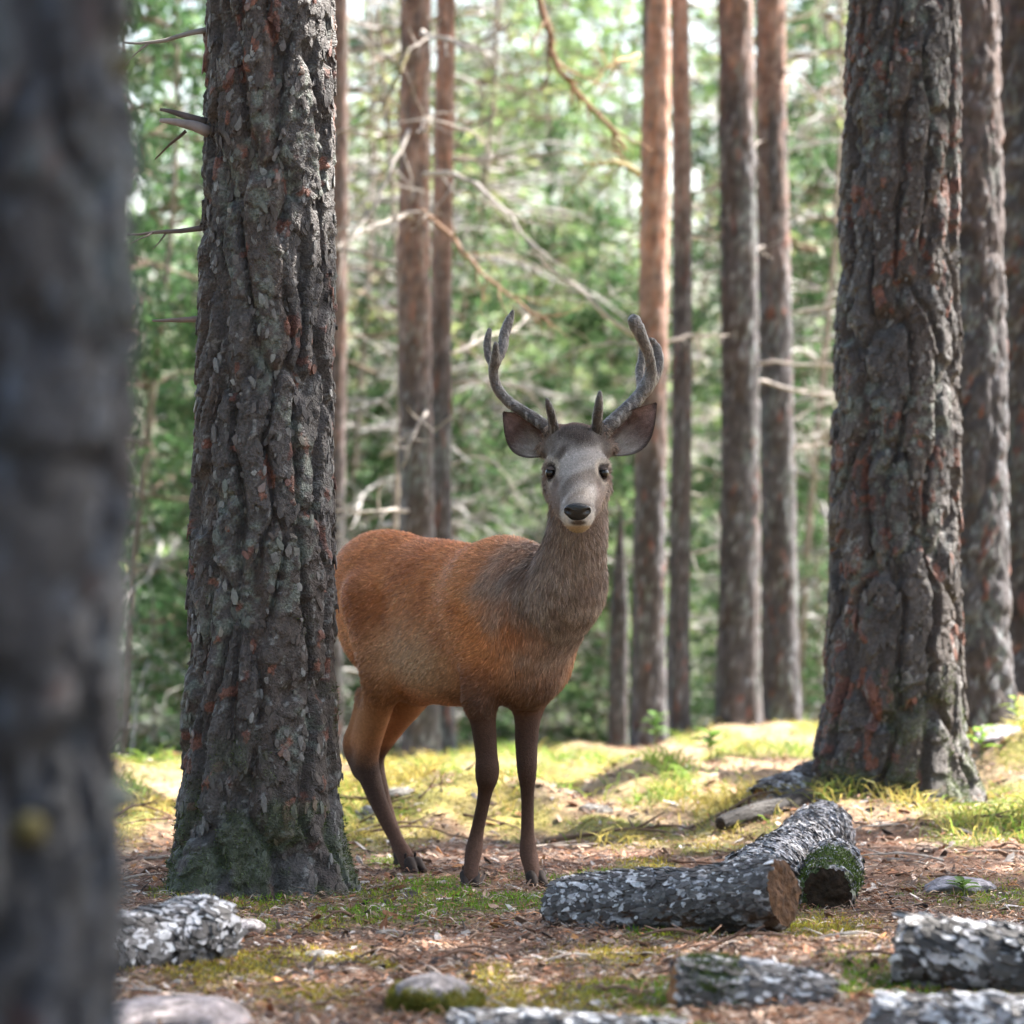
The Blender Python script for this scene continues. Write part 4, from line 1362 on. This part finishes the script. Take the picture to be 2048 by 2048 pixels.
        w = 0.050 * (np.sin(np.pi * np.clip(S_ ** 0.8 * 0.96 + 0.04, 0, 1)) ** 1.0) * (1.08 - 0.16 * S_) + 0.003
        bulge = 0.022 * np.sin(np.pi * S_) * (T_ > 0) * T_
        pos = b0 + (S_ * L)[..., None] * ax + (T_ * w + bulge)[..., None] * sd
        cup = -0.75 * w * (1 - T_ ** 2) * (0.6 + 0.4 * np.sin(np.pi * S_)) 
        pos = pos + cup[..., None] * fr + (0.02 * np.sin(np.pi * S_))[..., None] * fr
        pos2 = pos - fr * 0.007
        VV = np.concatenate([pos.reshape(-1, 3), pos2.reshape(-1, 3)])
        i, j = np.meshgrid(np.arange(ns_ - 1), np.arange(nt_ - 1), indexing='ij')
        q0 = np.stack([i * nt_ + j, (i + 1) * nt_ + j, (i + 1) * nt_ + j + 1, i * nt_ + j + 1], -1).reshape(-1, 4)
        m = ns_ * nt_
        q1 = q0[:, ::-1] + m
        bo = list(range(0, m, nt_)) + list(range((ns_ - 1) * nt_, m)) + list(range(m - 1, -1, -nt_)) + list(range(nt_ - 1, -1, -1))
        q2 = np.array([(bo[k], bo[(k + 1) % len(bo)], bo[(k + 1) % len(bo)] + m, bo[k] + m) for k in range(len(bo)) if bo[k] != bo[(k + 1) % len(bo)]])
        nzE = fbm(S_ * 14, T_ * 4 + 9, 70 + sg, 3)
        ic = mixc((0.10, 0.055, 0.045), (0.19, 0.115, 0.095), nzE)
        ic = mixc(ic, mixc((0.32, 0.27, 0.235), (0.55, 0.50, 0.46), nzE), sstep(0.65, 0.2, S_) * sstep(-0.3, 0.4, T_ + 0.25) * 0.85)
        ic = mixc(ic, (0.045, 0.028, 0.022), sstep(0.80, 0.96, np.maximum(np.abs(T_), S_ ** 1.5)))
        oc = np.broadcast_to((0.12, 0.075, 0.055), ic.shape)
        me = mesh_np('deer_ear', VV - base, [q0, q1, q2], np.concatenate([ic.reshape(-1, 3), oc.reshape(-1, 3)]))
        ear = obj('ear', me, M['coat'], root)
        # pale hair inside the ear
        nh = 2600
        si, ti = rng.integers(1, 20, nh), rng.integers(3, nt_ - 2, nh)
        bp = pos[si, ti]
        hdv = ax * 0.9 + rng.normal(0, 0.45, (nh, 3)) + fr * 0.35
        hl_ = 0.018 * rng.uniform(0.4, 1.2, (nh, 1))
        sv = np.cross(hdv, rng.normal(0, 1, (nh, 3)))
        sv /= np.linalg.norm(sv, axis=1)[:, None]
        TT = np.stack([bp - sv * 0.0008, bp + sv * 0.0008, bp + hdv * hl_], 1)
        hcx = np.clip(ic[si, ti] * rng.uniform(0.8, 1.35, (nh, 1)), 0, 1)
        obj('ear_hair', mesh_np('ear_hair', TT.reshape(-1, 3) - base, np.arange(nh * 3).reshape(-1, 3), np.repeat(hcx, 3, 0)), M['fur'], ear, 'stuff')

    # -------- antlers
    def antler(paths, thick):
        allp = np.vstack([np.array([P(*q[:3]) for q in pp]) for pp in paths])
        g = SDF(allp.min(0) - 0.06, allp.max(0) + 0.06, 0.0042)
        for pp in paths:
            g.path([P(*q[:3]) for q in pp], [q[3] * thick for q in pp], 0.010)
        VV, FF = g.mesh(2)
        NN = vnormals(VV, FF)
        VV = VV + NN * (0.0055 * (fbm(VV[:, 0] * 110 + VV[:, 1] * 90, VV[:, 2] * 35 + VV[:, 1] * 20, 35, 3) - 0.5))[:, None]
        n1 = fbm(VV[:, 0] * 40 + VV[:, 1] * 30, VV[:, 2] * 12, 33, 4)
        n2 = fbm(VV[:, 0] * 90, VV[:, 2] * 25 + VV[:, 1] * 60, 34, 3)
        cc = mixc((0.020, 0.013, 0.009), (0.065, 0.046, 0.035), np.clip(n1 * 1.3 - 0.1, 0, 1))
        cc = mixc(cc, (0.30, 0.27, 0.245), sstep(0.56, 0.70, n2) * 0.6)  # pale streaks paint sunlit highlights into the velvet colour
        # tips grey velvet
        cc = mixc(cc, (0.15, 0.13, 0.12), sstep(1.50, 1.58, VV[:, 2]) * 0.5)
        obj('antler', mesh_np('deer_antler', VV - base, FF, cc), M['antler'], root)

    antler([[(1103, 872, 12.675, .025), (1090, 853, 12.68, .023), (1056, 829, 12.71, .022), (1020, 806, 12.74, .021), (996, 778, 12.75, .0205), (987, 747, 12.74, .019), (990, 715, 12.71, .0165), (992, 690, 12.69, .0125)],
            [(992, 725, 12.72, .015), (1004, 700, 12.74, .019), (1009, 668, 12.76, .0195), (1019, 640, 12.77, .016), (1026, 622, 12.77, .007)],
            [(986, 735, 12.74, .010), (976, 712, 12.76, .014), (975, 682, 12.77, .016), (979, 660, 12.77, .011)],
            [(1108, 862, 12.655, .019), (1104, 835, 12.62, .0165), (1096, 806, 12.59, .011), (1093, 799, 12.585, .007)]], 0.87)
    antler([[(1203, 872, 12.675, .026), (1214, 855, 12.68, .025), (1240, 832, 12.71, .026), (1268, 805, 12.74, .0255), (1292, 773, 12.75, .0235), (1302, 742, 12.74, .020), (1298, 712, 12.71, .018), (1288, 685, 12.68, .020), (1276, 658, 12.66, .0235), (1268, 642, 12.65, .0235)],
            [(1292, 780, 12.75, .018), (1311, 752, 12.77, .019), (1318, 718, 12.78, .018), (1312, 692, 12.78, .013), (1302, 678, 12.77, .008)],
            [(1283, 780, 12.76, .014), (1280, 745, 12.80, .016), (1284, 710, 12.82, .013), (1282, 690, 12.82, .008)],
            [(1194, 866, 12.655, .020), (1195, 835, 12.62, .0175), (1199, 800, 12.59, .0135), (1200, 785, 12.585, .008)]], 0.94)

    # -------- hooves: two toes each
    for (px, py, Y, dx) in ((940, 1768, 12.93, -0.02), (1074, 1772, 12.93, 0.25), (830, 1755, 13.38, 0.45), (808, 1724, 13.75, 0.45)):
        g = P(px, py, Y)
        g[2] = gz(g[0], g[1])
        hs = SDF(g - np.array([0.1, 0.1, 0.05]), g + np.array([0.1, 0.1, 0.1]), 0.004)
        dv = np.array([dx + 0.1, -0.9, 0])
        dv /= np.linalg.norm(dv)
        sv = np.array([-dv[1], dv[0], 0])
        for q in (-1, 1):
            hs.cone(g + sv * 0.014 * q - dv * 0.012 + up * 0.036, g + sv * 0.017 * q + dv * 0.030 + up * 0.010, 0.0195, 0.011, 0.004)
            hs.cone(g + sv * 0.015 * q - dv * 0.018 + up * 0.010, g + sv * 0.017 * q + dv * 0.030 + up * 0.006, 0.016, 0.010, 0.006)
            hs.cone(g + sv * 0.018 * q - dv * 0.030 + up * 0.062, g + sv * 0.020 * q - dv * 0.036 + up * 0.048, 0.006, 0.004, 0.004)
        VV, FF = hs.mesh(1)
        obj('hoof', mesh_np('deer_hoof', VV - base, FF, mixc((0.022, 0.014, 0.011), (0.05, 0.032, 0.026), fbm(VV[:, 0] * 60, VV[:, 2] * 90, 3, 3))), M['hoof'], root)


build_deer()


# ------------------------------------------------------------------ forest floor cover
def sample_ground(n, rng, y0=1450, y1=2110, x0=-250, x1=2330):
    px, py = rng.uniform(x0, x1, n), rng.uniform(y0, y1, n)
    Y = FPX * CAMZ / (py - 1024)
    X = (px - 1024) * Y / FPX
    Y = Y + rng.normal(0, 0.02, n) * Y
    ok = (Y < crest(X) + 1.2)
    return X[ok], Y[ok]


def floor_cover():
    rng = np.random.default_rng(500)
    # needles and thin stalks
    X, Y = sample_ground(105000, rng)
    keep = rng.uniform(0, 1, len(X)) > 0.75 * np.maximum(moss_mask(X, Y), 0.6 * grass_mask(X, Y))
    X, Y = X[keep], Y[keep]
    n = len(X)
    g = np.stack([X, Y, gz(X, Y) + rng.uniform(0.001, 0.016, n)], 1)
    a = rng.uniform(0, 2 * np.pi, n)
    d = np.stack([np.cos(a) * 1.25, np.sin(a), rng.normal(0, 0.16, n)], 1)
    d /= np.linalg.norm(d, axis=1)[:, None]
    s = np.cross(d, np.array([0, 0, 1.0]) + rng.normal(0, 0.5, (n, 3)))
    s /= np.linalg.norm(s, axis=1)[:, None]
    l = rng.uniform(0.018, 0.055, (n, 1)) * np.where(rng.uniform(0, 1, (n, 1)) < 0.06, 2.2, 1)
    w = rng.uniform(0.0008, 0.0028, (n, 1))
    bow = np.array([0, 0, 1.0]) * l * rng.uniform(0.0, 0.25, (n, 1))
    V = np.stack([g - d * l / 2, g - s * w + bow, g + d * l / 2, g + s * w + bow], 1)
    t = rng.uniform(0, 1, n)
    pal = np.array([(0.20, 0.095, 0.055), (0.30, 0.15, 0.085), (0.13, 0.085, 0.065), (0.36, 0.25, 0.17), (0.42, 0.36, 0.31), (0.07, 0.05, 0.042), (0.40, 0.17, 0.06)])
    c = pal[rng.choice(7, n, p=[.22, .2, .16, .15, .12, .11, .04])] * rng.uniform(0.8, 1.5, (n, 1))
    o = obj('needle_litter', mesh_np('needle_litter', V.reshape(-1, 3), np.arange(n * 4).reshape(-1, 4), np.repeat(c, 4, 0), False), M['litter'], None, 'stuff')
    tag(o, 'reddish-brown fallen pine needles and stalks strewn over the forest floor', 'litter')

    # bark chips and dead leaves
    X, Y = sample_ground(13500, rng, 1560)
    keep = rng.uniform(0, 1, len(X)) > 0.8 * np.maximum(moss_mask(X, Y), 0.85 * grass_mask(X, Y))
    X, Y = X[keep], Y[keep]
    n = len(X)
    acc = Acc()
    g = np.stack([X, Y, gz(X, Y) + 0.004], 1)
    nor = np.array([0, 0, 1.0]) + rng.normal(0, 0.42, (n, 3))
    a = rng.uniform(0, 2 * np.pi, n)
    al = np.stack([np.cos(a), np.sin(a) * 0.6, 0 * a], 1)
    pal = np.array([(0.15, 0.10, 0.075), (0.28, 0.18, 0.125), (0.36, 0.26, 0.20), (0.44, 0.39, 0.36), (0.24, 0.10, 0.05), (0.06, 0.045, 0.04), (0.42, 0.20, 0.075)])
    c = pal[rng.choice(7, n, p=[.22, .19, .15, .14, .12, .14, .04])] * rng.uniform(0.85, 1.5, (n, 1))
    flakes(acc, g, nor, al, 0.0135 * rng.uniform(0.3, 1.0, n) ** 1.4, rng.uniform(1.0, 3.6, n), 0.35, c, rng, 0.5, 0.2)
    o = obj('bark_chips', acc.mesh('bark_chips', False), M['litter'], None, 'stuff')
    tag(o, 'small curled bark chips and dry leaves scattered among the needles', 'litter')

    # moss
    X, Y = sample_ground(190000, rng)
    mk = moss_mask(X, Y)
    keep = rng.uniform(0, 1, len(X)) < mk * 1.1
    X, Y, mk = X[keep], Y[keep], mk[keep]
    n = len(X)
    cush = fbm(X * 12, Y * 9, 91, 3)
    g = np.stack([X, Y, gz(X, Y) + 0.020 * mk * cush - 0.002], 1)
    d = np.stack([rng.normal(0, 0.6, n), rng.normal(0, 0.6, n), np.ones(n)], 1)
    d /= np.linalg.norm(d, axis=1)[:, None]
    s = np.cross(d, rng.normal(0, 1, (n, 3)))
    s /= np.linalg.norm(s, axis=1)[:, None]
    l = rng.uniform(0.008, 0.022, (n, 1))
    w = rng.uniform(0.0014, 0.0032, (n, 1))
    V = np.stack([g - s * w, g + s * w, g + d * l], 1)
    gn = fbm(X * 1.6 + 4, Y * 1.2 + 7, 92, 3)
    c = mixc((0.38, 0.31, 0.05), (0.15, 0.27, 0.025), sstep(0.35, 0.62, gn)) * rng.uniform(0.6, 1.45, (n, 1))
    br = rng.uniform(0, 1, n) < 0.12
    c[br] = np.array((0.30, 0.16, 0.06)) * rng.uniform(0.6, 1.2, (br.sum(), 1))
    o = obj('moss', mesh_np('moss', V.reshape(-1, 3), np.arange(n * 3).reshape(-1, 3), np.repeat(c, 3, 0), False), M['moss'], None, 'stuff')
    tag(o, 'yellow-green and bright green moss patches on the forest floor', 'moss')

    # grass and straw in the sunny belt behind the deer
    X, Y = sample_ground(70000, rng, 1440, 1720)
    gm = grass_mask(X, Y)
    keep = rng.uniform(0, 1, len(X)) < gm
    X, Y = X[keep], Y[keep]
    n = len(X)
    clump = fbm(X * 3.2 + 8, Y * 2.2 + 1, 95, 3)
    clump = clump + 0.30 * np.exp(-(((X - 0.62) / 0.42) ** 2 + ((Y - 16.3) / 0.9) ** 2)) + 0.25 * np.exp(-(((X - 1.5) / 0.5) ** 2 + ((Y - 14.7) / 0.4) ** 2))
    g = np.stack([X, Y, gz(X, Y) - 0.004], 1)
    a = rng.uniform(0, 2 * np.pi, n)
    lean = rng.uniform(0.25, 1.3, n)
    d = np.stack([np.cos(a) * lean, np.sin(a) * lean, np.ones(n)], 1)
    d /= np.linalg.norm(d, axis=1)[:, None]
    s = np.cross(d, rng.normal(0, 1, (n, 3)))
    s /= np.linalg.norm(s, axis=1)[:, None]
    l = (0.018 + 0.115 * sstep(0.45, 0.7, clump) * rng.uniform(0.3, 1.0, n))[:, None]
    w = rng.uniform(0.0015, 0.0035, (n, 1))
    mid = g + d * l * 0.6
    tip = g + d * l * 1.0 + np.stack([np.cos(a), np.sin(a), -0.7 * np.ones(n)], 1) * l * 0.28
    V = np.stack([g - s * w, g + s * w, mid + s * w, tip, mid - s * w], 1)
    gn = fbm(X * 2.1 + 4, Y * 1.5 + 17, 96, 3)
    c = mixc((0.42, 0.34, 0.10), (0.17, 0.27, 0.045), sstep(0.38, 0.62, gn + rng.normal(0, 0.08, n))) * rng.uniform(0.7, 1.25, (n, 1))
    o5 = (np.arange(n) * 5)[:, None]
    o = obj('grass', mesh_np('grass', V.reshape(-1, 3), [np.array([0, 1, 2, 4]) + o5, np.array([4, 2, 3]) + o5], np.repeat(c, 5, 0), False), M['grass'], None, 'stuff')
    tag(o, 'sunlit yellow-green grass and moss tufts on the ground behind the deer', 'grass')


floor_cover()


# ------------------------------------------------------------------ twigs and seedlings
def twig(px, py, ang, ln, r, col, seed, label, group):
    rng = np.random.default_rng(seed)
    g = GP(px, py)
    o = thing('fallen_twig', g, label, 'twig', group)
    acc = Acc()
    p = np.array([-math.cos(ang) * ln / 2, -math.sin(ang) * ln / 2, 0.0])
    pts = [p]
    a = ang
    for k in range(9):
        a += rng.normal(0, 0.22)
        p = p + np.array([math.cos(a), math.sin(a), 0]) * ln / 9
        q = p.copy()
        pts.append(q)
    pts = np.array(pts)
    w = np.linspace(0, 1, 10)
    pts[:, 2] = gz(pts[:, 0] + g[0], pts[:, 1] + g[1]) - g[2] + r * 0.8 + rng.uniform(0.0, 0.03) * np.sin(w * np.pi)
    V, F, T = tube(pts, np.linspace(r, r * 0.45, 10), 6)
    acc.add(V, F, T, np.asarray(col))
    st = obj('stem', acc.mesh('twig_stem'), M['twig'], o)
    for k in range(2):
        i = rng.integers(2, 7)
        sa = a + rng.choice([-1, 1]) * rng.uniform(0.5, 1.0)
        m = 4
        sp = pts[i] + np.linspace(0, 1, m)[:, None] * np.array([math.cos(sa), math.sin(sa), rng.uniform(0.0, 0.5)]) * ln * 0.25
        acc = Acc()
        V, F, T = tube(sp, np.linspace(r * 0.6, r * 0.25, m), 5)
        acc.add(V, F, T, np.asarray(col))
        obj('side_shoot', acc.mesh('twig_shoot'), M['twig'], o)


rt_ = random.Random(4)
GT, BT = (0.40, 0.35, 0.31), (0.17, 0.10, 0.07)
for k in range(16):
    twig(rt_.uniform(300, 1600), rt_.uniform(1545, 1690), rt_.uniform(-0.6, 0.6), rt_.uniform(0.25, 0.6), rt_.uniform(0.005, 0.011), (0.14, 0.09, 0.06), 840 + k, 'dark crooked stick lying in the sunny grass behind the deer', 'sticks in the sunny grass')
for k in range(95):
    px, py = rt_.uniform(260, 2040), rt_.uniform(1660, 2035)
    pale = k % 3 == 0
    twig(px, py, rt_.uniform(-0.5, 0.5) + (math.pi if rt_.random() < .5 else 0), rt_.uniform(0.08, 0.34), rt_.uniform(0.0025, 0.0075), GT if pale else BT, 700 + k,
         'thin pale grey twig lying on the needle litter' if pale else 'thin brown twig lying on the needle litter', 'pale fallen twigs' if pale else 'brown fallen twigs')
twig(640, 1795, 0.25, 0.22, 0.004, (0.12, 0.1, 0.09), 760, 'dark curved twig resting against the foot of the mossy pine', None)
twig(370, 1762, 0.9, 0.16, 0.004, (0.42, 0.38, 0.33), 761, 'pale straight twig propped on the mossy pine\'s left root', None)
twig(930, 1650, -0.9, 0.4, 0.007, (0.13, 0.08, 0.05), 762, 'dark bowed stick arching through the sunny grass', None)
twig(1110, 1700, 0.4, 0.45, 0.006, (0.35, 0.3, 0.26), 763, 'pale straight stick beside the deer\'s fore hoof', None)


def seedling(px, py, Y, h, n, lf, col, seed, label, group=None):
    rng = np.random.default_rng(seed)
    X = (px - 1024) * Y / FPX
    g = np.array([X, Y, float(gz(X, Y))])
    o = thing('seedling', g, label, 'plant', group)
    acc = Acc()
    V, F, T = tube(np.array([(0, 0, -0.02), (0.004, 0, h * 0.5), (0.0, 0, h)]), [0.004, 0.003, 0.002], 5)
    acc.add(V, F, T, (0.16, 0.2, 0.06))
    obj('stem', acc.mesh('seedling_stem'), M['grass'], o)
    for k in range(n):
        a = k * 2.4 + rng.uniform(-0.3, 0.3)
        z = h * (0.45 + 0.55 * k / n)
        d = np.array([math.cos(a), math.sin(a), rng.uniform(0.1, 0.7)])
        d /= np.linalg.norm(d)
        s = np.cross(d, (0, 0, 1))
        s /= np.linalg.norm(s)
        nrm = np.cross(s, d)
        u = np.linspace(0, 1, 7)
        w = lf * 0.22 * np.sin(np.pi * np.clip(u * 0.96 + 0.03, 0, 1)) ** 0.8
        cen = np.array([0, 0, z]) + u[:, None] * d * lf - (u ** 2)[:, None] * np.array([0, 0, 0.25 * lf])
        L_, R_ = cen - w[:, None] * s + w[:, None] * nrm * 0.3, cen + w[:, None] * s + w[:, None] * nrm * 0.3
        VV = np.concatenate([L_, cen, R_])
        Q = [(i, i + 1, i + 8, i + 7) for i in range(6)] + [(i + 7, i + 8, i + 15, i + 14) for i in range(6)]
        obj('leaf', mesh_np('seedling_leaf', VV, np.array(Q), np.broadcast_to(np.asarray(col) * rng.uniform(0.8, 1.2), (21, 3))), M['grass'], o)


seedling(1962, 1470, 16.6, 0.16, 9, 0.09, (0.20, 0.36, 0.04), 801, 'bright green leafy seedling beside the flared pine\'s right root')
seedling(2030, 1440, 17.0, 0.14, 7, 0.07, (0.24, 0.34, 0.05), 802, 'small yellowish-green seedling next to the pale lavender stone')
seedling(1925, 1790, 12.6, 0.05, 8, 0.07, (0.10, 0.19, 0.03), 803, 'low dark green leafy sprig by the flat pale stone')
seedling(1310, 1500, 19.5, 0.20, 16, 0.09, (0.09, 0.18, 0.04), 804, 'feathery green sapling before the sunlit orange pine')
seedling(1420, 1560, 17.6, 0.14, 14, 0.10, (0.18, 0.31, 0.06), 805, 'low feathery green plant in the sunny grass by the dark rotten branch')
